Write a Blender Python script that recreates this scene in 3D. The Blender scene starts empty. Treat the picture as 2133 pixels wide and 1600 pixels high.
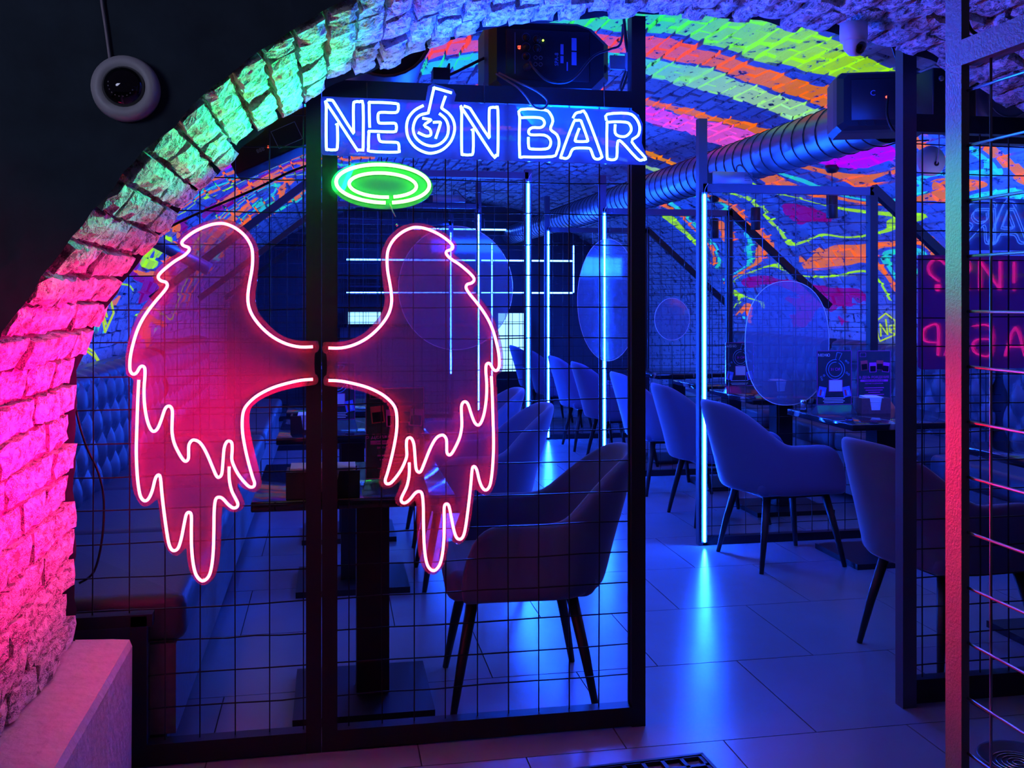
import bpy, bmesh, math, random
from mathutils import Vector, Matrix, noise
from mathutils.geometry import tessellate_polygon
R = random.Random(7)
PI = math.pi
S = bpy.context.scene
COL = S.collection

# ------------------------------------------------------------ camera, world, lights, exposure
F, YAW, CX, YH, H = 2050.0, math.radians(10.4), 1066.5, 620.0, 1.37
cam = bpy.data.cameras.new('camera'); camo = bpy.data.objects.new('camera', cam); COL.objects.link(camo)
cam.sensor_fit = 'HORIZONTAL'; cam.sensor_width = 36.0; cam.lens = 36.0 * F / 2133.0
cam.shift_y = -(800.0 - YH) / 2133.0; cam.clip_start = 0.05; cam.clip_end = 100
camo.location = (0, 0, H); camo.rotation_euler = (PI / 2, 0, -YAW)
S.camera = camo

w = bpy.data.worlds.new('world'); S.world = w; w.use_nodes = True
w.node_tree.nodes['Background'].inputs[0].default_value = (0.45, 0.32, 0.95, 1)
w.node_tree.nodes['Background'].inputs[1].default_value = 0.028

def spot(name, loc, aim, ang, col, power, blend=1.0, size=.05):
    l = bpy.data.lights.new(name, 'SPOT'); l.spot_size = math.radians(ang); l.spot_blend = blend; l.color = col; l.energy = power; l.shadow_soft_size = size
    o = bpy.data.objects.new(name, l); COL.objects.link(o); o.location = loc
    o.rotation_euler = (Vector(aim) - Vector(loc)).to_track_quat('-Z', 'Y').to_euler()
    return o
def area(name, loc, aim, sx, sy, col, power, spread=180):
    l = bpy.data.lights.new(name, 'AREA'); l.shape = 'RECTANGLE'; l.size = sx; l.size_y = sy
    l.color = col; l.energy = power; l.spread = math.radians(spread)
    o = bpy.data.objects.new(name, l); COL.objects.link(o); o.location = loc
    o.rotation_euler = (Vector(aim) - Vector(loc)).to_track_quat('-Z', 'Y').to_euler()
    return o
BLUE = (0.004, 0.05, 1.0)
# unseen blue fill lights added to brighten the vaulted hall behind the partitions
area('blue_fill', (1.65, 4.2, 2.0), (1.65, 5.2, 0.0), 0.5, 1.2, BLUE, 16)
area('blue_fill', (1.65, 7.6, 2.25), (1.65, 7.6, 0.0), 0.5, 2.2, BLUE, 85)
area('blue_fill', (1.65, 11.0, 2.2), (1.65, 11.2, 0.0), 0.8, 1.5, BLUE, 60)
area('blue_fill', (2.85, 4.05, 1.7), (3.9, 5.8, 1.6), 0.7, 0.2, BLUE, 42)
area('blue_fill', (0.2, 4.3, 1.95), (-0.9, 5.8, 1.4), 0.8, 0.2, BLUE, 36)
area('blue_fill', (1.45, 3.3, 1.9), (1.4, 4.6, 2.6), 0.9, 0.15, BLUE, 12)

spot('dome_fill', (-1.35, 0.2, 1.95), (-.35, 2.1, 1.85), 60, (.62, .66, 1.0), 17, 1.0, .25)   # added out-of-frame fill that brightens the dome camera and dark wall
S.view_settings.view_transform = 'Standard'; S.view_settings.look = 'None'
S.view_settings.exposure = 0.15; S.view_settings.gamma = 1.0
S.view_settings.use_curve_mapping = False
S.cycles.max_bounces = 6; S.cycles.diffuse_bounces = 2; S.cycles.glossy_bounces = 3
S.cycles.use_adaptive_sampling = True; S.cycles.adaptive_threshold = 0.1; S.cycles.use_light_tree = False
S.cycles.transparent_max_bounces = 24; S.cycles.transmission_bounces = 4
S.cycles.sample_clamp_indirect = 6.0; S.cycles.caustics_reflective = False; S.cycles.caustics_refractive = False

# ------------------------------------------------------------ projection helpers (picture -> room)
cs, sn = math.cos(YAW), math.sin(YAW)
def ray(px, py):
    a = (px - CX) / F
    return (cs * a + sn, -sn * a + cs, (YH - py) / F)
def onY(px, py, Y):
    d = ray(px, py); t = Y / d[1]; return Vector((d[0] * t, Y, H + d[2] * t))
def onX(px, py, X):
    d = ray(px, py); t = X / d[0]; return Vector((X, d[1] * t, H + d[2] * t))
def onZ(px, py, Z):
    d = ray(px, py); t = (Z - H) / d[2]; return Vector((d[0] * t, d[1] * t, Z))

# ------------------------------------------------------------ materials
MATS = {}
def nt(name):
    m = bpy.data.materials.new(name); m.use_nodes = True; t = m.node_tree
    MATS[name] = m
    return m, t, t.nodes, t.links, t.nodes['Principled BSDF']
def plain(name, col, rough=0.5, metal=0.0, spec=0.5, sheen=0.0, bump=0.0, bscale=60.0, var=0.0):
    m, t, N, L, b = nt(name)
    b.inputs['Base Color'].default_value = (*col, 1); b.inputs['Roughness'].default_value = rough
    b.inputs['Metallic'].default_value = metal; b.inputs['Specular IOR Level'].default_value = spec
    if sheen:
        b.inputs['Sheen Weight'].default_value = sheen; b.inputs['Sheen Roughness'].default_value = 0.35
    if bump or var:
        tc = N.new('ShaderNodeNewGeometry'); nz = N.new('ShaderNodeTexNoise')
        nz.inputs['Scale'].default_value = bscale; nz.inputs['Detail'].default_value = 3
        L.new(tc.outputs['Position'], nz.inputs['Vector'])
        if bump:
            bp = N.new('ShaderNodeBump'); bp.inputs['Strength'].default_value = bump; bp.inputs['Distance'].default_value = 0.01
            L.new(nz.outputs['Fac'], bp.inputs['Height']); L.new(bp.outputs['Normal'], b.inputs['Normal'])
        if var:
            mx = N.new('ShaderNodeMixRGB'); mx.blend_type = 'MIX'
            mx.inputs[1].default_value = (*[c * (1 - var) for c in col], 1)
            mx.inputs[2].default_value = (*[min(1, c * (1 + var)) for c in col], 1)
            L.new(nz.outputs['Fac'], mx.inputs[0]); L.new(mx.outputs[0], b.inputs['Base Color'])
    return m
def emit(name, col, strength):
    m, t, N, L, b = nt(name)
    b.inputs['Base Color'].default_value = (0.0, 0.0, 0.0, 1); b.inputs['Roughness'].default_value = 0.4
    b.inputs['Emission Color'].default_value = (*col, 1); b.inputs['Emission Strength'].default_value = strength
    return m
def acrylic(name, tint, diff, clear, gloss=0.06, rough=0.05):
    m, t, N, L, b = nt(name); N.remove(b)
    out = N['Material Output']
    tr = N.new('ShaderNodeBsdfTransparent'); tr.inputs[0].default_value = (*tint, 1)
    df = N.new('ShaderNodeBsdfDiffuse'); df.inputs[0].default_value = (*diff, 1)
    tl = N.new('ShaderNodeBsdfTranslucent'); tl.inputs[0].default_value = (*diff, 1)
    ad = N.new('ShaderNodeMixShader'); ad.inputs[0].default_value = 0.35
    gl = N.new('ShaderNodeBsdfGlossy'); gl.inputs['Roughness'].default_value = rough
    L.new(df.outputs[0], ad.inputs[1]); L.new(tl.outputs[0], ad.inputs[2])
    m1 = N.new('ShaderNodeMixShader'); m1.inputs[0].default_value = clear
    L.new(ad.outputs[0], m1.inputs[1]); L.new(tr.outputs[0], m1.inputs[2])
    fr = N.new('ShaderNodeFresnel'); fr.inputs[0].default_value = 1.45
    mu = N.new('ShaderNodeMath'); mu.operation = 'MULTIPLY_ADD'; mu.inputs[1].default_value = 1.0; mu.inputs[2].default_value = gloss - 0.03
    L.new(fr.outputs[0], mu.inputs[0])
    m2 = N.new('ShaderNodeMixShader'); L.new(mu.outputs[0], m2.inputs[0])
    L.new(m1.outputs[0], m2.inputs[1]); L.new(gl.outputs[0], m2.inputs[2]); L.new(m2.outputs[0], out.inputs[0])
    return m
def brickmat(name, col, rough=0.75, strength=0.9, dist=0.012, scale=1.0):
    m, t, N, L, b = nt(name)
    g = N.new('ShaderNodeNewGeometry')
    n1 = N.new('ShaderNodeTexNoise'); n1.inputs['Scale'].default_value = 45 * scale; n1.inputs['Detail'].default_value = 4; n1.inputs['Roughness'].default_value = 0.7
    v = N.new('ShaderNodeTexVoronoi'); v.inputs['Scale'].default_value = 55 * scale
    n3 = N.new('ShaderNodeTexNoise'); n3.inputs['Scale'].default_value = 9 * scale; n3.inputs['Detail'].default_value = 2
    mp = N.new('ShaderNodeMapping'); mp.inputs['Scale'].default_value = (1.0, 0.55, 1.0)
    L.new(g.outputs['Position'], mp.inputs[0])
    for q in (n1, v, n3): L.new(mp.outputs[0], q.inputs['Vector'])
    # pits: sharpen the noise
    r = N.new('ShaderNodeMapRange'); r.inputs[1].default_value = 0.36; r.inputs[2].default_value = 0.56; L.new(n1.outputs['Fac'], r.inputs[0])
    a = N.new('ShaderNodeMath'); a.operation = 'MULTIPLY_ADD'; a.inputs[1].default_value = 0.6; L.new(r.outputs[0], a.inputs[0])
    v2 = N.new('ShaderNodeMath'); v2.operation = 'MULTIPLY'; v2.inputs[1].default_value = 0.35; L.new(v.outputs['Distance'], v2.inputs[0])
    L.new(v2.outputs[0], a.inputs[2])
    a2 = N.new('ShaderNodeMath'); a2.operation = 'MULTIPLY_ADD'; a2.inputs[1].default_value = 1.6; L.new(n3.outputs['Fac'], a2.inputs[0]); L.new(a.outputs[0], a2.inputs[2])
    bp = N.new('ShaderNodeBump'); bp.inputs['Strength'].default_value = strength; bp.inputs['Distance'].default_value = dist
    L.new(a2.outputs[0], bp.inputs['Height']); L.new(bp.outputs['Normal'], b.inputs['Normal'])
    cr = N.new('ShaderNodeValToRGB'); cr.color_ramp.elements[0].position = 0.36; cr.color_ramp.elements[1].position = 0.47
    cr.color_ramp.elements[0].color = (*[c * 0.22 for c in col], 1); cr.color_ramp.elements[1].color = (*col, 1)
    L.new(n1.outputs['Fac'], cr.inputs[0]); L.new(cr.outputs[0], b.inputs['Base Color'])
    b.inputs['Roughness'].default_value = rough
    return m

brickmat('arch_brick', (0.82, 0.80, 0.80), 0.7, 1.0, 0.016)
brickmat('arch_mortar', (0.30, 0.29, 0.31), 0.9, 1.0, 0.02)
plain('plaster_dark', (0.035, 0.06, 0.085), 0.85, bump=1.0, bscale=10, var=0.5)
plain('plinth_paint', (0.62, 0.56, 0.60), 0.55, bump=0.55, bscale=35, var=0.2)
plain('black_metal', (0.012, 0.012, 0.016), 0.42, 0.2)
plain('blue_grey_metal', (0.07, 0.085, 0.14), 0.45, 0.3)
plain('post_paint', (0.28, 0.28, 0.32), 0.5, 0.1, bump=0.25, bscale=220)
plain('wire_metal', (0.03, 0.03, 0.035), 0.32, 0.7)
plain('wire_bright', (0.35, 0.36, 0.40), 0.3, 0.9)
plain('velvet', (0.09, 0.12, 0.26), 0.8, sheen=0.35, bump=0.05, bscale=400)
plain('leather', (0.07, 0.075, 0.10), 0.38, bump=0.08, bscale=150)
plain('black_wood', (0.010, 0.010, 0.012), 0.5)
plain('bench_wood', (0.16, 0.13, 0.14), 0.6, bump=0.1, bscale=30, var=0.3)
plain('rubber_black', (0.008, 0.008, 0.009), 0.5)
plain('cable_blue', (0.05, 0.05, 0.06), 0.35)
plain('cable_white', (0.55, 0.5, 0.55), 0.45)
plain('plastic_black', (0.014, 0.014, 0.018), 0.45, bump=0.06, bscale=500)
plain('plastic_white', (0.75, 0.75, 0.78), 0.4)
plain('lens_glass', (0.004, 0.004, 0.006), 0.04, spec=0.9)
plain('chrome', (0.7, 0.7, 0.72), 0.15, 1.0)
plain('duct_metal', (0.22, 0.23, 0.27), 0.36, 0.8)
plain('duct_dark', (0.03, 0.03, 0.04), 0.7)
plain('paper', (0.75, 0.75, 0.78), 0.7)
plain('print_black', (0.008, 0.006, 0.014), 0.25)
plain('print_white', (0.7, 0.68, 0.75), 0.5)
plain('print_pink', (0.85, 0.05, 0.45), 0.5)
plain('print_red', (0.8, 0.05, 0.08), 0.5)
plain('print_blue', (0.10, 0.20, 0.85), 0.5)
plain('print_cyan', (0.25, 0.55, 0.9), 0.5)
plain('wood_red', (0.16, 0.06, 0.07), 0.5, bump=0.1, bscale=60, var=0.4)
plain('label_blue', (0.25, 0.3, 0.7), 0.5)
plain('grout', (0.02, 0.02, 0.025), 0.8)
plain('psu_metal', (0.30, 0.31, 0.36), 0.4, 0.6)
plain('wall_dark', (0.12, 0.12, 0.16), 0.8, bump=0.2, bscale=20)
acrylic('acrylic_red', (0.84, 0.72, 0.94), (0.78, 0.24, 0.34), 0.67, 0.05)
acrylic('acrylic_sign', (0.62, 0.72, 0.96), (0.30, 0.40, 0.85), 0.55, 0.05)
acrylic('acrylic_green', (0.5, 0.9, 0.5), (0.4, 0.8, 0.4), 0.40, 0.05)
acrylic('acrylic_clear', (0.85, 0.88, 0.95), (0.40, 0.45, 0.60), 0.72, 0.08)
acrylic('acrylic_stand', (0.92, 0.94, 0.97), (0.5, 0.5, 0.6), 0.86, 0.10)
acrylic('acrylic_back', (0.55, 0.65, 0.95), (0.20, 0.32, 0.70), 0.30, 0.06, 0.12)
acrylic('acrylic_pink', (0.55, 0.35, 0.75), (0.55, 0.12, 0.50), 0.30, 0.06, 0.12)
emit('neon_red', (1.0, 0.05, 0.09), 20.0)
emit('neon_green', (0.075, 1.0, 0.05), 20.0)
emit('neon_blue', (0.034, 0.12, 1.0), 34.0)
emit('led_blue', (0.006, 0.07, 1.0), 440.0)
emit('led_far', (0.03, 0.13, 1.0), 34.0)
emit('neon_blue_back', (0.10, 0.28, 1.0), 14.0)
emit('neon_pink_back', (1.0, 0.04, 0.22), 15.0)
emit('dot_red', (1.0, 0.04, 0.02), 9.0)
emit('dot_green', (0.45, 1.0, 0.05), 5.0)
emit('screen_glow', (0.22, 0.55, 1.0), 2.3)
emit('lamp_warm', (0.9, 0.95, 0.7), 1.1)
emit('paint_yellow', (0.65, 1.0, 0.02), 0.55)

# glazed dark floor tile
def tile_mat():
    m, t, N, L, b = nt('tile')
    g = N.new('ShaderNodeNewGeometry'); n = N.new('ShaderNodeTexNoise'); n.inputs['Scale'].default_value = 5; n.inputs['Detail'].default_value = 5
    L.new(g.outputs['Position'], n.inputs['Vector'])
    cr = N.new('ShaderNodeValToRGB'); cr.color_ramp.elements[0].color = (0.20, 0.21, 0.25, 1); cr.color_ramp.elements[1].color = (0.235, 0.245, 0.29, 1)
    L.new(n.outputs['Fac'], cr.inputs[0]); L.new(cr.outputs[0], b.inputs['Base Color'])
    mr = N.new('ShaderNodeMapRange'); mr.inputs[3].default_value = 0.21; mr.inputs[4].default_value = 0.25
    L.new(n.outputs['Fac'], mr.inputs[0]); L.new(mr.outputs[0], b.inputs['Roughness'])
    n2 = N.new('ShaderNodeTexNoise'); n2.inputs['Scale'].default_value = 260; L.new(g.outputs['Position'], n2.inputs['Vector'])
    bp = N.new('ShaderNodeBump'); bp.inputs['Strength'].default_value = 0.10; bp.inputs['Distance'].default_value = 0.003
    L.new(n2.outputs['Fac'], bp.inputs['Height']); L.new(bp.outputs['Normal'], b.inputs['Normal'])
    b.inputs['Specular IOR Level'].default_value = 0.7
tile_mat()
# glossy veined table top
def marble_mat():
    m, t, N, L, b = nt('marble_black')
    g = N.new('ShaderNodeNewGeometry'); wv = N.new('ShaderNodeTexWave'); wv.inputs['Scale'].default_value = 0.9; wv.inputs['Distortion'].default_value = 9; wv.inputs['Detail'].default_value = 4
    L.new(g.outputs['Position'], wv.inputs['Vector'])
    cr = N.new('ShaderNodeValToRGB'); cr.color_ramp.elements[0].position = 0.985; cr.color_ramp.elements[1].position = 1.0
    cr.color_ramp.elements[0].color = (0.012, 0.012, 0.016, 1); cr.color_ramp.elements[1].color = (0.22, 0.2, 0.2, 1)
    L.new(wv.outputs['Fac'], cr.inputs[0]); L.new(cr.outputs[0], b.inputs['Base Color'])
    b.inputs['Roughness'].default_value = 0.09
marble_mat()
# vault brick with fluorescent mural paint (the paint itself glows under the blacklight)
def vault_mat():
    m, t, N, L, b = nt('vault_brick')
    g = N.new('ShaderNodeNewGeometry'); sp = N.new('ShaderNodeSeparateXYZ'); L.new(g.outputs['Position'], sp.inputs[0])
    def mth(op, a, c=None, d=None):
        n = N.new('ShaderNodeMath'); n.operation = op
        for i, x in enumerate((a, c, d)):
            if x is None: continue
            if isinstance(x, (int, float)): n.inputs[i].default_value = x
            else: L.new(x, n.inputs[i])
        return n.outputs[0]
    nz = N.new('ShaderNodeTexNoise'); nz.inputs['Scale'].default_value = 1.1; nz.inputs['Detail'].default_value = 3; nz.inputs['Roughness'].default_value = 0.55
    L.new(g.outputs['Position'], nz.inputs['Vector'])
    # long bands crossing the crown of the vault
    vb = mth('ADD', sp.outputs['Y'], mth('MULTIPLY', mth('SUBTRACT', nz.outputs['Fac'], 0.5), 0.75))
    vb = mth('ADD', vb, mth('MULTIPLY', mth('SUBTRACT', sp.outputs['X'], 2.0), -0.12))
    vn = mth('DIVIDE', mth('SUBTRACT', vb, 3.0), 6.0)
    def ramp(stops):
        r = N.new('ShaderNodeValToRGB'); r.color_ramp.interpolation = 'CONSTANT'; e = r.color_ramp.elements
        e[0].position = stops[0][0]; e[0].color = stops[0][1]; e[1].position = stops[1][0]; e[1].color = stops[1][1]
        for p, c in stops[2:]:
            q = e.new(p); q.color = c
        return r
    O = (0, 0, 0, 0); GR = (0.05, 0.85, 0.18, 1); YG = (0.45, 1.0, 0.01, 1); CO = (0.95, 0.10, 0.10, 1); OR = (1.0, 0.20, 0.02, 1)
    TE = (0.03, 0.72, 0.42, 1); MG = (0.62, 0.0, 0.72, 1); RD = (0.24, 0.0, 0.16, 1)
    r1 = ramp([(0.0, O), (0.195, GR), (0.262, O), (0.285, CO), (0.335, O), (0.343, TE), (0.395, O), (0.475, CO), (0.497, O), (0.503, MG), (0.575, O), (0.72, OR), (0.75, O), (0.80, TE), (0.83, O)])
    L.new(vn, r1.inputs[0])
    # the first band drifts from green to acid yellow towards the right
    k = N.new('ShaderNodeMapRange'); k.inputs[1].default_value = 1.5; k.inputs[2].default_value = 2.4; L.new(sp.outputs['X'], k.inputs[0])
    hs = N.new('ShaderNodeMixRGB'); L.new(k.outputs[0], hs.inputs[0]); L.new(r1.outputs[0], hs.inputs[1])
    ad = N.new('ShaderNodeMixRGB'); ad.blend_type = 'ADD'; ad.inputs[0].default_value = 1.0; ad.inputs[2].default_value = (0.40, 0.12, 0.0, 1); L.new(r1.outputs[0], ad.inputs[1])
    sb = N.new('ShaderNodeMixRGB'); sb.blend_type = 'SUBTRACT'; sb.inputs[0].default_value = 1.0; sb.inputs[2].default_value = (0.0, 0.0, 0.2, 1); L.new(ad.outputs[0], sb.inputs[1]); sb.use_clamp = True
    L.new(sb.outputs[0], hs.inputs[2])
    # swirling contour shapes on the haunches and walls
    n2 = N.new('ShaderNodeTexNoise'); n2.inputs['Scale'].default_value = 0.62; n2.inputs['Detail'].default_value = 1.6; n2.inputs['Distortion'].default_value = 0.5
    mp = N.new('ShaderNodeMapping'); mp.inputs['Scale'].default_value = (1.0, 0.75, 2.1); mp.inputs['Location'].default_value = (3.1, 1.7, 0.4); L.new(g.outputs['Position'], mp.inputs[0]); L.new(mp.outputs[0], n2.inputs['Vector'])
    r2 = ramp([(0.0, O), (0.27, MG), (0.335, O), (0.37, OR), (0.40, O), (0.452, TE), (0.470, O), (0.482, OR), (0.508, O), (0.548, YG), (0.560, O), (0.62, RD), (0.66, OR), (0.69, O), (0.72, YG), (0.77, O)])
    L.new(n2.outputs['Fac'], r2.inputs[0])
    # choose bands on the crown, swirls lower down
    selx = mth('MULTIPLY', mth('GREATER_THAN', sp.outputs['X'], 0.35), mth('LESS_THAN', sp.outputs['X'], 3.1))
    sel = mth('MULTIPLY', selx, mth('GREATER_THAN', mth('ADD', sp.outputs['Z'], mth('MULTIPLY', nz.outputs['Fac'], 0.2)), 2.35))
    far = mth('LESS_THAN', sp.outputs['Y'], 9.5)
    low = mth('GREATER_THAN', mth('ADD', sp.outputs['Z'], mth('MULTIPLY', mth('SUBTRACT', nz.outputs['Fac'], 0.5), 1.6)), 1.30)
    mc = N.new('ShaderNodeMixRGB'); L.new(sel, mc.inputs[0]); L.new(r2.outputs[0], mc.inputs[1]); L.new(hs.outputs[0], mc.inputs[2])
    ma = N.new('ShaderNodeMixRGB'); L.new(sel, ma.inputs[0]); L.new(r2.outputs[1], ma.inputs[1]); L.new(r1.outputs[1], ma.inputs[2])
    mask0 = mth('MULTIPLY', mth('MULTIPLY', ma.outputs[0], far), low)
    # worn paint
    n3 = N.new('ShaderNodeTexNoise'); n3.inputs['Scale'].default_value = 22; n3.inputs['Detail'].default_value = 4; n3.inputs['Roughness'].default_value = 0.7
    mp3 = N.new('ShaderNodeMapping'); mp3.inputs['Scale'].default_value = (1.0, 0.5, 1.0); L.new(g.outputs['Position'], mp3.inputs[0]); L.new(mp3.outputs[0], n3.inputs['Vector'])
    wr = N.new('ShaderNodeMapRange'); wr.inputs[1].default_value = 0.36; wr.inputs[2].default_value = 0.44; L.new(n3.outputs['Fac'], wr.inputs[0])
    mask = mth('MULTIPLY', mask0, wr.outputs[0])
    base = N.new('ShaderNodeValToRGB'); base.color_ramp.elements[0].position = 0.33; base.color_ramp.elements[1].position = 0.46
    base.color_ramp.elements[0].color = (0.03, 0.03, 0.05, 1); base.color_ramp.elements[1].color = (0.52, 0.52, 0.58, 1); L.new(n3.outputs['Fac'], base.inputs[0])
    fin = N.new('ShaderNodeMixRGB'); L.new(mask, fin.inputs[0]); L.new(base.outputs[0], fin.inputs[1]); L.new(mc.outputs[0], fin.inputs[2])
    L.new(fin.outputs[0], b.inputs['Base Color'])
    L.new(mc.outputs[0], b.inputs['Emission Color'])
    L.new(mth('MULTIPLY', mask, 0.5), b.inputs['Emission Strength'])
    b.inputs['Roughness'].default_value = 0.7
    bp = N.new('ShaderNodeBump'); bp.inputs['Strength'].default_value = 0.9; bp.inputs['Distance'].default_value = 0.014
    L.new(n3.outputs['Fac'], bp.inputs['Height']); L.new(bp.outputs['Normal'], b.inputs['Normal'])
vault_mat()
for _n in ('vault_brick', 'dot_red', 'dot_green', 'lamp_warm', 'paint_yellow'):
    MATS[_n].cycles.emission_sampling = 'NONE'      # weak glow: no need to sample it as a lamp

# ------------------------------------------------------------ object helpers
def link(o, parent=None):
    COL.objects.link(o)
    if parent is not None: o.parent = parent
    return o
def wloc(o):
    v = Vector((0, 0, 0))
    while o is not None:
        v += o.location; o = o.parent
    return v
def tag(o, label=None, cat=None, group=None, kind=None):
    if label: o['label'] = label
    if cat: o['category'] = cat
    if group: o['group'] = group
    if kind: o['kind'] = kind
    return o
def thing(name, label, cat, loc=(0, 0, 0), rz=0.0, group=None):
    o = bpy.data.objects.new(name, None); o.empty_display_size = 0.05
    link(o); o.location = loc; o.rotation_euler = (0, 0, rz)
    return tag(o, label, cat, group)
class MB:
    def __init__(s): s.v = []; s.f = []; s.sm = []
    def add(s, v, f, smooth=False):
        k = len(s.v); s.v += [Vector(p) for p in v]; s.f += [tuple(i + k for i in q) for q in f]; s.sm += [smooth] * len(f)
        return s
    def box(s, a, b, M=None):
        x0, y0, z0 = a; x1, y1, z1 = b
        v = [(x0, y0, z0), (x1, y0, z0), (x1, y1, z0), (x0, y1, z0), (x0, y0, z1), (x1, y0, z1), (x1, y1, z1), (x0, y1, z1)]
        if M is not None: v = [M @ Vector(p) for p in v]
        return s.add(v, [(0, 3, 2, 1), (4, 5, 6, 7), (0, 1, 5, 4), (1, 2, 6, 5), (2, 3, 7, 6), (3, 0, 4, 7)])
    def rbox(s, a, b, r=0.01, M=None, n=3):
        """box with rounded vertical and horizontal edges (chamfer loops)"""
        x0, y0, z0 = a; x1, y1, z1 = b; rings = []
        prof = [(r * (1 - math.cos(t * PI / 2 / n)), r * (1 - math.sin(t * PI / 2 / n))) for t in range(n + 1)]
        lev = [(q[1], z0 + q[0]) for q in reversed(prof)]
        lev = [(r * (1 - math.sin(t * PI / 2 / n)), z0 + r * (1 - math.cos(t * PI / 2 / n))) for t in range(n + 1)]
        lev += [(r * (1 - math.cos(t * PI / 2 / n)), z1 - r * (1 - math.sin(t * PI / 2 / n))) for t in range(n + 1)]
        vs = []
        for ins, z in lev:
            for cx, cy, a0 in ((x1 - r, y1 - r, 0), (x0 + r, y1 - r, PI / 2), (x0 + r, y0 + r, PI), (x1 - r, y0 + r, 1.5 * PI)):
                for t in range(n + 1):
                    an = a0 + t * PI / 2 / n; rr = max(r - ins, 0.0002)
                    vs.append((cx + rr * math.cos(an), cy + rr * math.sin(an), z))
        m = 4 * (n + 1); fs = []
        for i in range(len(lev) - 1):
            for j in range(m):
                fs.append((i * m + j, i * m + (j + 1) % m, (i + 1) * m + (j + 1) % m, (i + 1) * m + j))
        fs.append(tuple(reversed(range(m)))); fs.append(tuple((len(lev) - 1) * m + j for j in range(m)))
        if M is not None: vs = [M @ Vector(p) for p in vs]
        return s.add(vs, fs, True)
    def tube(s, pts, r, seg=8, closed=False, caps=True, taper=None, smooth=True):
        P = [Vector(p) for p in pts]; n = len(P)
        T = []
        for i in range(n):
            if closed: d = P[(i + 1) % n] - P[i - 1]
            else: d = P[min(i + 1, n - 1)] - P[max(i - 1, 0)]
            T.append(d.normalized() if d.length > 1e-9 else Vector((0, 0, 1)))
        up = Vector((0, 1, 0)) if abs(T[0].y) < 0.9 else Vector((1, 0, 0))
        nrm = (up - T[0] * up.dot(T[0])).normalized(); vs = []
        for i in range(n):
            nrm = nrm - T[i] * nrm.dot(T[i])
            if nrm.length < 1e-6: nrm = T[i].orthogonal()
            nrm.normalize(); bn = T[i].cross(nrm); rr = r if taper is None else taper[i]
            for j in range(seg):
                a = 2 * PI * (j + 0.5) / seg
                vs.append(P[i] + (nrm * math.cos(a) + bn * math.sin(a)) * rr)
        fs = []
        for i in range(n if closed else n - 1):
            for j in range(seg):
                a, b2 = i * seg, ((i + 1) % n) * seg
                fs.append((a + j, a + (j + 1) % seg, b2 + (j + 1) % seg, b2 + j))
        if caps and not closed:
            fs.append(tuple(reversed(range(seg)))); fs.append(tuple((n - 1) * seg + j for j in range(seg)))
        return s.add(vs, fs, smooth)
    def lathe(s, prof, seg=24, M=None, smooth=True):
        vs = []; fs = []
        for r, z in prof:
            for j in range(seg):
                a = 2 * PI * j / seg; p = Vector((r * math.cos(a), r * math.sin(a), z)); vs.append(M @ p if M is not None else p)
        for i in range(len(prof) - 1):
            for j in range(seg):
                fs.append((i * seg + j, i * seg + (j + 1) % seg, (i + 1) * seg + (j + 1) % seg, (i + 1) * seg + j))
        if prof[0][0] > 1e-4: fs.append(tuple(reversed(range(seg))))
        if prof[-1][0] > 1e-4: fs.append(tuple((len(prof) - 1) * seg + j for j in range(seg)))
        return s.add(vs, fs, smooth)
    def slab(s, outline, y0, y1):
        """outline: list of (x, z); a sheet standing in an XZ plane between y0 and y1"""
        n = len(outline); tri = tessellate_polygon([[Vector((x, z, 0)) for x, z in outline]])
        vs = [(x, y0, z) for x, z in outline] + [(x, y1, z) for x, z in outline]
        fs = [tuple(q) for q in tri] + [tuple(i + n for i in reversed(q)) for q in tri]
        fs += [(i, (i + 1) % n, (i + 1) % n + n, i + n) for i in range(n)]
        return s.add(vs, fs)
    def mesh(s, name, mat, off=None):
        me = bpy.data.meshes.new(name)
        v = [p - off for p in s.v] if off is not None else s.v
        me.from_pydata([tuple(p) for p in v], [], s.f); me.update()
        me.polygons.foreach_set('use_smooth', s.sm)
        if mat: me.materials.append(MATS[mat])
        bm = bmesh.new(); bm.from_mesh(me); bmesh.ops.recalc_face_normals(bm, faces=bm.faces); bm.to_mesh(me); bm.free()
        return me
    def part(s, name, mat, parent, label=None, local=False, kind=None):
        off = None if local else wloc(parent)
        o = bpy.data.objects.new(name, s.mesh(name, mat, off)); link(o, parent)
        return tag(o, label, kind=kind)
    def top(s, name, mat, label=None, cat=None, group=None, kind=None):
        o = bpy.data.objects.new(name, s.mesh(name, mat)); link(o)
        return tag(o, label, cat, group, kind)
def kids(o): return [c for c in bpy.data.objects if c.parent is o]
def copy_tree(o, parent=None):
    c = o.copy(); COL.objects.link(c); c.parent = parent
    for ch in kids(o): copy_tree(ch, c)
    return c
def smooth_path(pts, n=5, closed=False):
    P = [Vector(p) for p in pts]; m = len(P); out = []
    rng = m if closed else m - 1
    for i in range(rng):
        p0 = P[i - 1] if (i > 0 or closed) else P[0]; p1 = P[i]; p2 = P[(i + 1) % m]
        p3 = P[(i + 2) % m] if (closed or i + 2 < m) else P[-1]
        for k in range(n):
            t = k / n
            out.append(0.5 * ((2 * p1) + (p2 - p0) * t + (2 * p0 - 5 * p1 + 4 * p2 - p3) * t * t + (3 * p1 - p0 - 3 * p2 + p3) * t ** 3))
    if not closed: out.append(P[-1])
    return out
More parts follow.
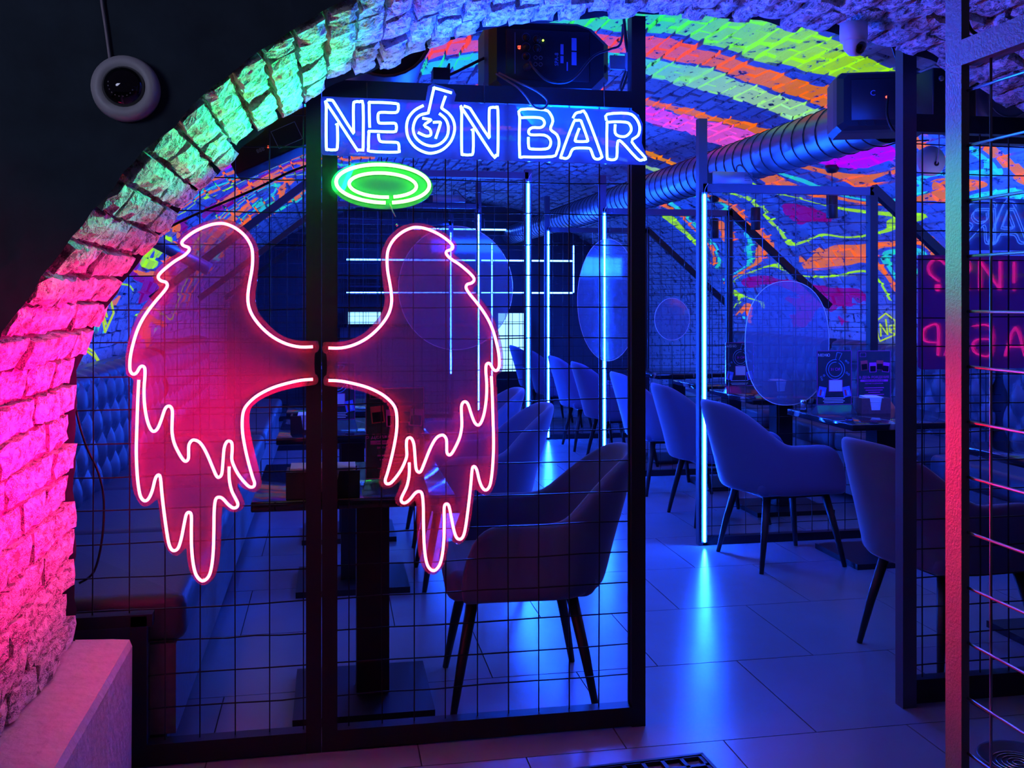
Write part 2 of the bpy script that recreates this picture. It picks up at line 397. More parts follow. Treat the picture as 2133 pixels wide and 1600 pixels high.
def text_part(body, size, M, mat, parent, name='lettering', label=None, align='CENTER', local=False, depth=0.0004):
    cu = bpy.data.curves.new(name, 'FONT'); cu.body = body; cu.size = size; cu.align_x = align; cu.align_y = 'CENTER'; cu.extrude = depth; cu.resolution_u = 2
    o = bpy.data.objects.new(name, cu); COL.objects.link(o)
    dg = bpy.context.evaluated_depsgraph_get()
    me = bpy.data.meshes.new_from_object(o.evaluated_get(dg)); bpy.data.objects.remove(o); bpy.data.curves.remove(cu)
    off = Matrix.Identity(4) if local else Matrix.Translation(-wloc(parent))
    me.transform(off @ M); me.materials.clear(); me.materials.append(MATS[mat])
    q = bpy.data.objects.new(name, me); link(q, parent)
    return tag(q, label)
FACE = Matrix.Rotation(PI / 2, 4, 'X')          # text standing in an XZ plane, read from -Y

# ------------------------------------------------------------ the setting
YF, YB, YP = 2.10, 2.88, 3.02
XL, XR, YE = -1.30, 4.10, 12.9
# floor
fl = MB().box((-3, -1.0, -0.05), (5.5, 13.0, -0.006)).top('floor', 'grout', 'dark glazed floor tiles laid in half bond', kind='structure')
TP = 0.622
tb = MB().box((-TP / 2 + .002, -TP / 2 + .002, -0.0055), (TP / 2 - .002, TP / 2 - .002, 0.0)).mesh('tile', 'tile')
for r in range(-5, 17):
    y = 2.878 + TP * (r + 0.5); off = 1.815 if r % 2 else 1.815 - TP / 2
    for c in range(-6, 6):
        x = off + TP * (c + 0.5)
        if x < -1.6 - (y < 2.9) or x > 4.3: continue
        if y < 1.0 or y > 12.9: continue
        o = bpy.data.objects.new('tile', tb); link(o, fl); o.location = (x, y, R.uniform(-.0004, .0004))
# arch profile (room X, Z)
half = [(-.700, 0.0), (-.700, .42), (-.702, .87), (-.695, 1.17), (-.645, 1.303), (-.595, 1.385), (-.475, 1.545), (-.374, 1.672), (-.299, 1.750), (-.243, 1.81), (-.147, 1.89), (-.02, 1.975), (.109, 2.035), (.319, 2.13), (.505, 2.185), (.725, 2.217), (.936, 2.240), (1.13, 2.250)]
full = half + [(2.26 - x, z) for x, z in reversed(half[:-1])]
prof = []
for i in range(len(full) - 1):
    (x0, z0), (x1, z1) = full[i], full[i + 1]; n = max(1, int(math.hypot(x1 - x0, z1 - z0) / 0.03))
    prof += [Vector((x0 + (x1 - x0) * k / n, 0, z0 + (z1 - z0) * k / n)) for k in range(n)]
prof.append(Vector((full[-1][0], 0, full[-1][1])))
cum = [0.0]
for i in range(1, len(prof)): cum.append(cum[-1] + (prof[i] - prof[i - 1]).length)
def at_s(s):
    for i in range(1, len(cum)):
        if cum[i] >= s:
            k = (s - cum[i - 1]) / (cum[i] - cum[i - 1]); p = prof[i - 1].lerp(prof[i], k)
            a = prof[max(i - 3, 0)]; b = prof[min(i + 2, len(prof) - 1)]; t = (b - a).normalized()
            return p, t
    return prof[-1], Vector((0, 0, -1))
# front wall with the arched opening; soffit mortar bed; inner face
mb = MB(); n = len(prof); cen = Vector((1.13, 0, 1.0)); vs = []
RAD = [0.0, 0.06, 0.2, 0.5, 1.0, 2.0, 4.5]
for p in prof:
    d = (p - cen); d.normalize()
    if p.z < 1.0: d = Vector((-1 if p.x < 1 else 1, 0, 0))
    for r in RAD:
        q = p + d * (r - .004 + (noise.noise(Vector((p.x * 17, 5.0, p.z * 17))) * .010 if r == 0 else 0)); nz = noise.noise(Vector((q.x * 3, 1.0, q.z * 3))) * 0.012 + noise.noise(Vector((q.x * 11, 3.0, q.z * 11))) * 0.005
        vs.append((q.x, YF + nz + (0.004 if r == 0 else 0), max(q.z, 0.0)))
m = len(RAD); fs = []
for i in range(n - 1):
    for j in range(m - 1): fs.append((i * m + j, i * m + j + 1, (i + 1) * m + j + 1, (i + 1) * m + j))
mb.add(vs, fs, True)
# rear face of the same wall, towards the hall
vs2 = [(x + .0, YB + .01, z) for x, y, z in vs]; mb.add(vs2, [tuple(reversed(q)) for q in fs], True)
wf = mb.top('wall_front', 'plaster_dark', 'dark plastered wall around the brick arch', kind='structure')
mb = MB(); vs = []; NY = 10
for p in prof:
    for j in range(NY + 1):
        y = YF + 0.015 + (YB - YF - 0.03) * j / NY; q = p + (p - cen).normalized() * 0.022
        k = noise.noise(Vector((p.x * 9, y * 9, p.z * 9))) * 0.008
        d = (cen - p).normalized(); vs.append((q.x + d.x * k, y, q.z + d.z * k))
mb.add(vs, [(i * (NY + 1) + j, i * (NY + 1) + j + 1, (i + 1) * (NY + 1) + j + 1, (i + 1) * (NY + 1) + j) for i in range(n - 1) for j in range(NY)], True)
mb.part('mortar_bed', 'arch_mortar', wf)
# rough bricks of the reveal: shared meshes, own objects
def rough_brick(l, h, d, seed):
    """l along local x, h along local y, proud along +z; chipped face"""
    rr = random.Random(seed); NX, NYY = 5, 3; vs = []; k = rr.uniform(0, 50)
    for i in range(NX + 1):
        for j in range(NYY + 1):
            u = i / NX - .5; v = j / NYY - .5
            e = max(abs(u) * 2, abs(v) * 2); z = d - (0.006 if e > .95 else 0) + noise.noise(Vector((u * l * 22 + k, v * h * 22, k))) * 0.010
            jx = rr.uniform(-.004, .004) if abs(u) > .49 else 0; jy = rr.uniform(-.0035, .0035) if abs(v) > .49 else 0
            if e > .95 and rr.random() < .18: z -= rr.uniform(.004, .012)
            vs.append((u * l + jx, v * h + jy, z))
    fs = [(i * (NYY + 1) + j, (i + 1) * (NYY + 1) + j, (i + 1) * (NYY + 1) + j + 1, i * (NYY + 1) + j + 1) for i in range(NX) for j in range(NYY)]
    rim = [i * (NYY + 1) for i in range(NX + 1)] + [NX * (NYY + 1) + j for j in range(1, NYY + 1)] + [i * (NYY + 1) + NYY for i in range(NX - 1, -1, -1)] + [j for j in range(NYY - 1, 0, -1)]
    b0 = len(vs); vs += [(vs[i][0] * .97, vs[i][1] * .97, -0.03) for i in rim]; q = len(rim)
    fs += [(rim[i], b0 + i, b0 + (i + 1) % q, rim[(i + 1) % q]) for i in range(q)]
    return MB().add(vs, fs, False)
LONG = [rough_brick(.247, .065, .016, i).mesh('brick', 'arch_brick') for i in range(9)]
SHORT = [rough_brick(.110, .065, .016, 20 + i).mesh('brick', 'arch_brick') for i in range(7)]
MEDM = [rough_brick(.178, .065, .016, 40 + i).mesh('brick', 'arch_brick') for i in range(9)]
def orient(p, x, z):
    y = z.cross(x).normalized(); return Matrix((( x.x, y.x, z.x, p.x), (x.y, y.y, z.y, p.y), (x.z, y.z, z.z, p.z), (0, 0, 0, 1)))
s = 0.46; row = 0; STEP = 0.0795
while s < cum[-1] - 0.3:
    p, t = at_s(s); nrm = Vector((t.z, 0, -t.x)); nrm = nrm if nrm.dot(cen - p) > 0 else -nrm
    if nrm.z > 0.2: nrm = -nrm
    y = YF + R.uniform(.020, .034); patt = [('M', .178), ('M', .178), ('M', .178), ('M', .178)] if row % 2 == 0 else [('S', .110), ('M', .178), ('M', .178), ('M', .178), ('S', .07)]
    if row % 7 == 3: patt = [('M', .178), ('L', .247), ('S', .11), ('M', .178)]
    for kd, ln in patt:
        me = R.choice(dict(L=LONG, S=SHORT, M=MEDM)[kd])
        pos = Vector((p.x, y + ln / 2, p.z)) + nrm * R.uniform(-.012, .007)
        ax = Vector((0, 1, 0)); rot = Matrix.Rotation(R.uniform(-.035, .035), 4, nrm) @ Matrix.Rotation(R.uniform(-.05, .05), 4, ax)
        o = bpy.data.objects.new('brick', me); link(o, wf); o.matrix_world = Matrix.Translation(pos) @ rot @ Matrix.Translation(-pos) @ orient(pos, ax, nrm)
        y += ln + R.uniform(.010, .019)
        if y > YB - .05: break
    s += STEP * R.uniform(.97, 1.03); row += 1
# plinth at the foot of the arch
mb = MB(); vs = []; prf = [(-.76, 0.0), (-.548, 0.0), (-.548, .395), (-.556, .414), (-.60, .418), (-.76, .424)]
NYY = 16
for j in range(NYY + 1):
    y = 0.6 + (YB + 0.02 - 0.6) * j / NYY
    for x, z in prf: vs.append((x + noise.noise(Vector((x * 4, y * 6, z * 5))) * .006 * (x > -.7), y, z + noise.noise(Vector((x * 6, y * 5, 2))) * .004 * (z > .1)))
q = len(prf)
mb.add(vs, [(j * q + i, j * q + i + 1, (j + 1) * q + i + 1, (j + 1) * q + i) for j in range(NYY) for i in range(q - 1)] + [tuple(range(q)), tuple(NYY * q + i for i in range(q))])
mb.top('trim_1', 'plinth_paint', 'painted plinth ledge at the foot of the arch', kind='structure')

# vaulted hall
VC, VW, VZ, VR = 1.40, 2.70, 1.0, 1.66
def vault(a):  # a from 0 (left spring) to pi (right spring)
    return Vector((VC - VW * math.cos(a), 0, VZ + VR * math.sin(a)))
NA = 60; mb = MB(); vs = []
ys = [YB + 0.02 + (YE - YB) * j / 40 for j in range(41)]
for i in range(NA + 1):
    p = vault(PI * i / NA)
    d = (p - Vector((VC, 0, VZ))).normalized() * 0.012
    for y in ys:
        k = noise.noise(Vector((p.x * 1.2, y * 1.2, p.z * 1.2))) * 0.02
        vs.append((p.x + d.x, y, p.z + d.z + k))
mb.add(vs, [(i * 41 + j, (i + 1) * 41 + j, (i + 1) * 41 + j + 1, i * 41 + j + 1) for i in range(NA) for j in range(40)], True)
ce = mb.top('ceiling', 'vault_brick', 'whitewashed brick vault painted with fluorescent bands', kind='structure')
def vbrick(seed):
    rr = random.Random(seed); l, h, d = .235, .066, .012
    vs = [(sx * l / 2 + rr.uniform(-.006, .006), sy * h / 2 + rr.uniform(-.005, .005), d + rr.uniform(-.005, .004)) for sx, sy in ((-1, -1), (0, -1), (1, -1), (1, 1), (0, 1), (-1, 1))]
    vs += [(x * 1.0, y * 1.0, -.02) for x, y, z in vs]
    return vs, [(0, 1, 4, 5), (1, 2, 3, 4)] + [(i, i + 6, (i + 1) % 6 + 6, (i + 1) % 6) for i in range(6)]
VB = [vbrick(i) for i in range(10)]
VBM = [MB().add(*b).mesh('brick', 'vault_brick') for b in VB]
# arc-length table of the vault
ang = [PI * i / 400 for i in range(401)]; vl = [0.0]
for i in range(1, 401): vl.append(vl[-1] + (vault(ang[i]) - vault(ang[i - 1])).length)
cells = []
s = 0.05; row = 0; k = 1
while s < vl[-1] - .04:
    while vl[k] < s: k += 1
    a = ang[k]; p = vault(a); t = (vault(a + .01) - vault(a - .01)).normalized(); nrm = Vector((t.z, 0, -t.x))
    if nrm.dot(Vector((VC, 0, VZ)) - p) < 0: nrm = -nrm
    y = YB + .03 + (.13 if row % 2 else 0)
    while y < YE - .3:
        pos = Vector((p.x, y + .125, p.z + noise.noise(Vector((p.x * 1.2, (y + .125) * 1.2, p.z * 1.2))) * .02)); cells.append((pos, nrm)); y += .258
    s += .0785; row += 1
def visible(c):
    p, nr = c; zc = sn * p.x + cs * p.y; px = CX + F * (cs * p.x - sn * p.y) / zc; py = YH - F * (p.z - H) / zc
    return 1340 < px < 1900 and 20 < py < 420
near = sorted([c for c in cells if visible(c)], key=lambda c: c[0].y)[:295]
nid = {id(c) for c in near}
big = MB()
for c in cells:
    pos, nrm = c; ax = Vector((0, 1, 0)); ps = pos + nrm * R.uniform(-.009, .006)
    M = Matrix.Translation(ps) @ Matrix.Rotation(R.uniform(-.03, .03), 4, nrm) @ Matrix.Translation(-ps) @ orient(ps, ax, nrm); i = R.randrange(10)
    if R.random() < .05: continue
    if id(c) in nid:
        o = bpy.data.objects.new('brick', VBM[i]); link(o, ce); o.matrix_world = M
    else:
        big.add([M @ Vector(v) for v in VB[i][0]], VB[i][1])
big.part('brick_field', 'vault_brick', ce, kind='stuff')
MB().box((XL - .1, YB, 0), (XL, YE, VZ + .08)).top('wall_left', 'vault_brick', 'low brick wall behind the left sofas', kind='structure')
MB().box((XR, YB, 0), (XR + .1, YE, VZ + .08)).top('wall_right', 'vault_brick', 'low brick wall behind the right sofas', kind='structure')
MB().box((XL - .1, YE, 0), (XR + .1, YE + .1, 2.9)).top('wall_back', 'wall_dark', 'dark far wall of the hall behind the bar', kind='structure')

# ------------------------------------------------------------ mesh partitions
def grid_xz(mb, xs, zs, Y, r, zlo, zhi, xlo, xhi):
    """welded wire mesh in an XZ plane; zlo/zhi are functions of x, xlo/xhi functions of z"""
    for x in xs:
        a, b = zlo(x), zhi(x)
        if b - a < .02: continue
        j = [R.uniform(-.002, .002) for _ in range(4)]
        mb.tube([(x + j[k], Y, a + (b - a) * k / 3) for k in range(4)], r, 4, smooth=False)
    for z in zs:
        a, b = xlo(z), xhi(z)
        if b - a < .02: continue
        nn = 6; mb.tube([(a + (b - a) * k / nn, Y + 2 * r, z + R.uniform(-.0025, .0025)) for k in range(nn + 1)], r, 4, smooth=False)
def frange(a, b, st):
    o = []
    while a < b: o.append(a); a += st
    return o
# left panel of the front partition (notched over the plinth)
t = thing('mesh_partition', 'black mesh panel left of the double post, carrying the left wing', 'partition', (-.3, YP, 0))
Y0, Y1 = YP - .002, YP + .043
MB().box((-.075, Y0, 0), (-.030, Y1, 2.24)).part('post', 'black_metal', t)
MB().box((-.575, Y0, 0), (-.53, Y1, .44)).part('post', 'black_metal', t)
MB().box((-.95, Y0, 0.44), (-.905, Y1, 1.6)).part('post', 'black_metal', t)
MB().box((-.905, Y0, .41), (-.515, Y1, .445)).part('rail', 'black_metal', t)
MB().box((-.53, Y0 - .004, 0.005), (-.075, Y1, .065)).part('bottom_beam', 'black_metal', t)
MB().box((-.56, Y0, 1.96), (-.075, Y1, 2.015)).part('top_beam', 'black_metal', t)
mb = MB(); xs = frange(-.883, -.08, .1)
grid_xz(mb, xs, frange(.06, 1.97, .098), YP + .02, .0024, lambda x: .44 if x < -.535 else .05, lambda x: 1.97 if x > -.56 else 1.6, lambda z: (-.92 if z < 1.6 else -.55) if z > .44 else -.54, lambda z: -.07)
mb.part('wire_mesh', 'wire_metal', t)
# right panel
t = thing('mesh_partition', 'black mesh panel right of the double post, carrying the right wing and the big sign', 'partition', (.48, YP, 0))
MB().box((-.028, Y0, 0), (.018, Y1, 2.24)).part('post', 'black_metal', t)
MB().box((.942, Y0, 0), (.988, Y1, 2.27)).part('post', 'black_metal', t)
MB().box((.018, Y0 - .004, 0.005), (.942, Y1, .065)).part('bottom_beam', 'black_metal', t)
MB().box((.018, Y0, 1.975), (.942, Y1, 2.028)).part('top_beam', 'black_metal', t)
mb = MB(); grid_xz(mb, frange(.053, .94, .0985), frange(.06, 1.98, .0985), YP + .02, .0024, lambda x: .05, lambda x: 1.99, lambda z: .0, lambda z: .95)
mb.part('wire_mesh', 'wire_metal', t)
# right of the doorway
t = thing('mesh_partition', 'black mesh panel right of the doorway, behind the near rainbow-lit post', 'partition', (2.4, YP, 0))
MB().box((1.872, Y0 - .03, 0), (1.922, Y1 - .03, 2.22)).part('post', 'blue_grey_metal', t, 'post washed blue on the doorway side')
MB().box((2.86, Y0, 0), (2.90, Y1, 2.0)).part('post', 'black_metal', t)
MB().box((1.922, Y0, 0.0), (2.86, Y1, .08)).part('bottom_beam', 'black_metal', t)
MB().box((1.922, Y0, 1.93), (2.86, Y1, 1.99)).part('top_beam', 'black_metal', t)
mb = MB(); grid_xz(mb, frange(1.975, 2.86, .11), frange(.12, 1.94, .0985), YP + .02, .0026, lambda x: .07, lambda x: 1.94, lambda z: 1.90, lambda z: 2.87)
mb.part('wire_mesh', 'wire_metal', t)
# near side fence, running towards the camera
t = thing('mesh_fence', 'near mesh fence at the right edge with the post lit blue to red', 'fence', (1.13, 1.3, 0))
MB().box((1.120, 1.603, 0), (1.136, 1.650, 2.05)).part('post', 'post_paint', t, 'tall flat post lit blue, green and red')
MB().box((1.120, .35, 1.79), (1.150, 1.603, 1.836)).part('top_beam', 'post_paint', t)
MB().box((1.120, .35, .02), (1.150, 1.603, .06)).part('bottom_beam', 'post_paint', t)
mb = MB()
for i in range(12):
    y = 1.545 - .1 * i; mb.tube([(1.137, y, .05), (1.137, y, 1.8)], .0026, 6)
for k in range(18):
    z = .045 + .1 * k; mb.tube([(1.133, 1.61, z), (1.133, .9, z + R.uniform(-.003, .003)), (1.133, .36, z)], .0028, 6)
mb.part('wire_mesh', 'wire_bright', t)

# booth partitions in the hall
def booth(side, Y, xa, xt, xw, zt, zw, label, zpost, group=None):
    """xa aisle post, xt where the top beam turns down, xw wall end; zt beam height, zw height at the wall"""
    t = thing('mesh_partition', label, 'partition', ((xa + xw) / 2, Y, 0)); hw = .024
    s_ = 1 if xw > xa else -1
    top = lambda x: zt if (x - xt) * s_ <= 0 else zt + (zw - zt) * (x - xt) / (xw - xt)
    lo, hi = min(xa, xw), max(xa, xw)
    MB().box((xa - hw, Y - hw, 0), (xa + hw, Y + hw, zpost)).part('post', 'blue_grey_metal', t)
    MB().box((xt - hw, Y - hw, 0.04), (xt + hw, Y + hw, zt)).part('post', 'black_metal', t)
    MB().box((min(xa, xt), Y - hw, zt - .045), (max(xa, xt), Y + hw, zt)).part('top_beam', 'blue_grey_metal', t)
    MB().box((lo, Y - hw, .0), (hi, Y + hw, .045)).part('bottom_beam', 'black_metal', t)
    d = Vector((xw - xt, 0, zw - zt)); L_ = d.length; an = math.atan2(d.z, d.x)
    M = Matrix.Translation((xt, Y, zt)) @ Matrix.Rotation(-an, 4, 'Y')
    MB().box((0, -hw, -.024), (L_, hw, .024), M).part('brace', 'black_metal', t)
    mb = MB(); grid_xz(mb, frange(lo + .06, hi, .1), frange(.1, zt, .1), Y, .0024, lambda x: .03, lambda x: top(x) - .01,
            lambda z: lo if s_ > 0 else (xt + (xw - xt) * max(0, (z - zt) / (zw - zt)) if z > zw else xw),
            lambda z: hi if s_ < 0 else (xt + (xw - xt) * max(0, (z - zt) / (zw - zt)) if z > zw else xw))
    mb.part('wire_mesh', 'wire_metal', t)
    return t
booth(1, 5.18, 2.02, 3.05, 3.88, 2.0, 1.30, 'nearest booth mesh divider in the right row, behind the menu table', 2.36)
booth(1, 7.25, 2.03, 3.05, 3.90, 2.05, 1.30, 'second booth mesh divider of the right row', 2.30)
booth(1, 9.30, 2.05, 3.05, 3.90, 2.05, 1.30, 'farthest booth mesh divider of the right row', 2.35)
booth(-1, 6.72, 1.345, -.03, -1.15, 2.24, 1.36, 'nearest booth mesh divider in the left row, behind the wings', 2.26)
booth(-1, 9.06, 1.345, -.03, -1.15, 2.24, 1.36, 'second booth mesh divider of the left row', 2.45)
booth(-1, 11.2, 1.345, -.03, -1.15, 2.24, 1.36, 'farthest booth mesh divider of the left row', 2.45)

# vertical led strips on the aisle posts
def led_v(x, y, z0, z1, label, mat='led_blue', wd=.011):
    t = thing('led_strip', label, 'led light', (x, y, z0), group='vertical blue strips along the aisle')
    MB().box((x - .016, y, z0), (x + .016, y + .010, z1)).part('channel', 'blue_grey_metal', t)
    MB().rbox((x - wd / 2, y - .011, z0 + .004), (x + wd / 2, y - .0005, z1 - .01), .004, n=2).part('tube', mat, t)
    MB().tube(smooth_path([(x, y - .004, z1 - .01), (x + .004, y - .002, z1 + .02), (x + .022, y + .0, z1 + .05)], 4), .002, 5).part('lead', 'cable_white', t)
led_v(2.02, 5.140, .02, 1.95, 'vertical blue light strip on the nearest right post, beside the armchair')
led_v(2.035, 7.210, .02, 2.02, 'vertical blue light strip on the second right post')
led_v(2.055, 9.260, .02, 2.02, 'vertical blue light strip on the farthest right post')
led_v(1.340, 6.680, .02, 2.18, 'tallest vertical blue light strip, on the nearest left post')
led_v(1.340, 9.020, .02, 2.15, 'vertical blue light strip on the second left post')
led_v(1.340, 11.160, .5, 2.12, 'vertical blue light strip on the farthest left post')

# ------------------------------------------------------------ neon signs
def crop(ox, oy, k, pts): return [(ox + x * k, oy + y * k) for x, y in pts]
K = .1875
A = crop(260, 440, K, [(2090,1505),(1950,1508),(1800,1475),(1650,1400),(1520,1290),(1420,1160),(1375,1040),(1370,920),(1390,780),(1415,640),(1422,500),(1405,390),(1340,280),(1240,195),(1130,145),(1040,138),(930,160),(800,215),(700,280),(640,340),(650,380),(710,405),(715,440),(660,495),(560,555),(450,640),(385,705),(378,745),(410,775),(460,790),(475,830),(440,890),(350,995),(260,1110),(180,1240),(120,1390),(70,1590)])
A += crop(260, 760, K, [(60,30),(75,85),(105,103),(140,80),(165,35),(195,12),(225,35),(228,120),(218,260),(222,420),(245,580),(280,690),(320,737),(365,710),(405,620),(445,500),(475,460),(510,462),(532,510),(530,620),(528,740),(550,860),(600,970),(650,1050),(685,1068),(710,1035),(712,960),(715,890),(740,845),(775,832),(830,855),(880,920),(930,1020),(980,1140),(1020,1230),(1050,1245),(1080,1205),(1092,1080),(1105,930),(1130,860),(1160,843),(1190,865),(1195,940),(1190,1040),(1210,1110),(1260,1210),(1330,1300),(1385,1350),(1430,1350),(1443,1310),(1420,1240),(1380,1100),(1340,930),(1310,750),(1308,590),(1330,490),(1390,410),(1490,330),(1640,255),(1800,205),(1960,170),(2090,160)])
B = crop(260, 760, K, [(160,165),(150,350),(140,640),(132,950),(140,1180),(155,1340),(180,1460),(225,1507),(270,1480),(310,1390),(340,1270),(370,1222),(398,1245)])
B += crop(260, 960, K, [(415,350),(440,570),(480,850),(510,960),(550,992),(595,965),(630,860),(660,710),(685,595),(715,568),(742,600),(742,760),(745,960),(765,1150),(800,1270),(865,1328),(930,1285),(965,1180),(985,1000),(992,760),(995,560),(1010,430),(1045,400),(1090,415),(1150,480),(1205,518),(1245,510),(1258,475),(1235,420),(1190,330),(1165,220),(1160,120),(1162,60)])
OUT = crop(260, 440, K, [(2133,1440),(1990,1440),(1830,1415),(1690,1345),(1570,1230),(1480,1110),(1450,960),(1470,780),(1488,600),(1490,450),(1450,330),(1380,230),(1270,140),(1150,95),(1040,85),(920,105),(780,165),(660,240),(590,310),(590,390),(620,430),(560,480),(440,560),(350,640),(318,710),(330,790),(385,840),(340,900),(250,1000),(170,1110),(100,1250),(50,1400),(10,1590)])
OUT += crop(260, 760, K, [(8,60),(30,120),(90,165),(85,300),(72,600),(66,900),(68,1150),(85,1350),(120,1470),(170,1550),(225,1575),(290,1550),(358,1500)])
OUT += crop(260, 960, K, [(375,500),(400,690),(430,870),(470,990),(550,1055),(620,1030),(682,970),(690,1080),(720,1220),(780,1330),(865,1383),(960,1340),(1020,1240),(1055,1080),(1070,860),(1075,640),(1088,505),(1150,555),(1230,570),(1300,540),(1330,480),(1300,390),(1262,310),(1258,250),(1310,300),(1430,350),(1500,310),(1518,230),(1480,60)])
OUT += crop(260, 760, K, [(1420,880),(1385,680),(1390,520),(1440,440),(1560,360),(1740,290),(1950,245),(2105,225),(2140,200),(2150,160),(2135,115),(2110,80)])
OUT += crop(260, 440, K, [(2110,1590),(2145,1560),(2160,1510),(2150,1465)])
YW = YP - .034
def neon(parent, paths, r, yb, mat, name='tube', label=None):
    """led neon flex: glowing rounded front, opaque foot standing on the board at yb"""
    e, f = MB(), MB(); yc = yb - .0065
    for P in paths:
        n_ = len(P); ve, vf = [], []; m_ = 7
        for i in range(n_):
            d = P[min(i + 1, n_ - 1)] - P[max(i - 1, 0)]; d.y = 0
            d.normalize(); sd = Vector((d.z, 0, -d.x)); p = Vector((P[i].x, yc, P[i].z))
            for k in range(m_):
                a = math.radians(-100 + 200 * k / (m_ - 1)); ve.append(p + sd * (r * math.sin(a)) + Vector((0, -r * math.cos(a), 0)))
            for sx, yy in ((1, yc + r * .25), (1.15, yb - .0004), (-1.15, yb - .0004), (-1, yc + r * .25)): vf.append(Vector((p.x, yy, p.z)) + sd * (r * sx))
        e.add(ve, [(i * m_ + j, i * m_ + j + 1, (i + 1) * m_ + j + 1, (i + 1) * m_ + j) for i in range(n_ - 1) for j in range(m_ - 1)] + [tuple(range(m_)), tuple((n_ - 1) * m_ + j for j in range(m_))], False)
        f.add(vf, [(i * 4 + j, i * 4 + (j + 1) % 4, (i + 1) * 4 + (j + 1) % 4, (i + 1) * 4 + j) for i in range(n_ - 1) for j in range(4)])
    o = e.part(name, mat, parent, label); f.part('foot', 'plastic_black', o)
    return o
def wing(mirror, label):
    XM = onY(668, 760, YW).x
    def W(px, py, y):
        v = onY(px, py, YW); x = v.x if not mirror else 2 * XM - v.x
        dz = 0 if not mirror else -.004
        return Vector((x, y, v.z + dz))
    c = W(420, 800, YW); t = thing('neon_wing', label, 'neon sign', (c.x, YW, c.z))
    ol = smooth_path([W(x, y, 0) for x, y in OUT], 3, True)
    MB().slab([(p.x, p.z) for p in ol], YW, YW + .005).part('board', 'acrylic_red', t, 'clear acrylic backing sheet')
    neon(t, [smooth_path([W(x, y, YW) for x, y in A], 3)], .0044, YW, 'neon_red', label='glowing red neon tube of the outline')
    neon(t, [smooth_path([W(x, y, YW) for x, y in B], 3)], .0044, YW, 'neon_red', label='glowing red neon tube of the feather tips')
    for px, py in ((505, 462), (640, 722), (425, 1205)):
        p = W(px, py, YW); MB().lathe([(.004, 0), (.004, .004), (.0015, .005)], 8, Matrix.Translation((p.x, YW, p.z)) @ FACE).part('stud', 'chrome', t)
wing(False, 'red neon left wing with dripping feathers on the left mesh panel')
# unseen lamps added to strengthen the wings' red on arch and post
area('wing_fill', (-.12, 2.46, 1.0), (-.70, 2.50, 1.06), 1.05, .25, (1.0, .0, .17), 16, 96)
spot('wing_fill', (.50, YW - .03, 1.0), (1.12, 1.62, .95), 34, (1.0, .0, .035), 115)
wing(True, 'red neon right wing with dripping feathers on the right mesh panel')

# green halo
YHALO = YP - .034
c = onY(797, 386, YHALO); t = thing('neon_halo', 'green neon halo ring above the right wing', 'neon sign', (c.x, YHALO, c.z))
def ell(cx, cy, rx, ry, tilt, a0, a1, nn, y):
    o = []
    for i in range(nn + 1):
        a = a0 + (a1 - a0) * i / nn; x = rx * math.cos(a); z = ry * math.sin(a)
        o.append(onY(cx + x * math.cos(tilt) - z * math.sin(tilt), cy + x * math.sin(tilt) + z * math.cos(tilt), YHALO) * 1.0)
    return [Vector((p.x, y, p.z)) for p in o]
MB().slab([(p.x, p.z) for p in ell(796, 386, 106, 50, .05, 0, 2 * PI * 59 / 60, 59, 0)], YHALO, YHALO + .005).part('board', 'acrylic_green', t, 'oval acrylic backing sheet')
g = math.radians(4)
neon(t, [ell(797, 383, 97, 39.5, .045, PI / 2 - .15 - g, PI / 2 - .15 + g - 2 * PI, 70, YHALO)], .0055, YHALO, 'neon_green', label='outer glowing green tube')
neon(t, [ell(797, 386, 70, 25, .045, PI / 2 - .27 - g, PI / 2 - .27 + g - 2 * PI, 60, YHALO)], .0052, YHALO, 'neon_green', label='inner glowing green tube')
p = onY(818, 440, YHALO - .004); q = onY(824, 452, YHALO - .002)
MB().tube(smooth_path([onY(812, 424, YHALO - .006), p, q], 4), .0016, 6).part('lead', 'cable_white', t)

area('halo_fill', (c.x - .05, YHALO - .03, c.z + .02), (-.22, 2.45, 1.86), .20, .08, (.0, 1.0, .20), 4.5, 70)  # this lamp and the next are added to throw green on arch and post
spot('halo_fill', (c.x, YHALO - .03, c.z), (1.12, 1.62, 1.50), 14, (.03, 1.0, .30), 75)
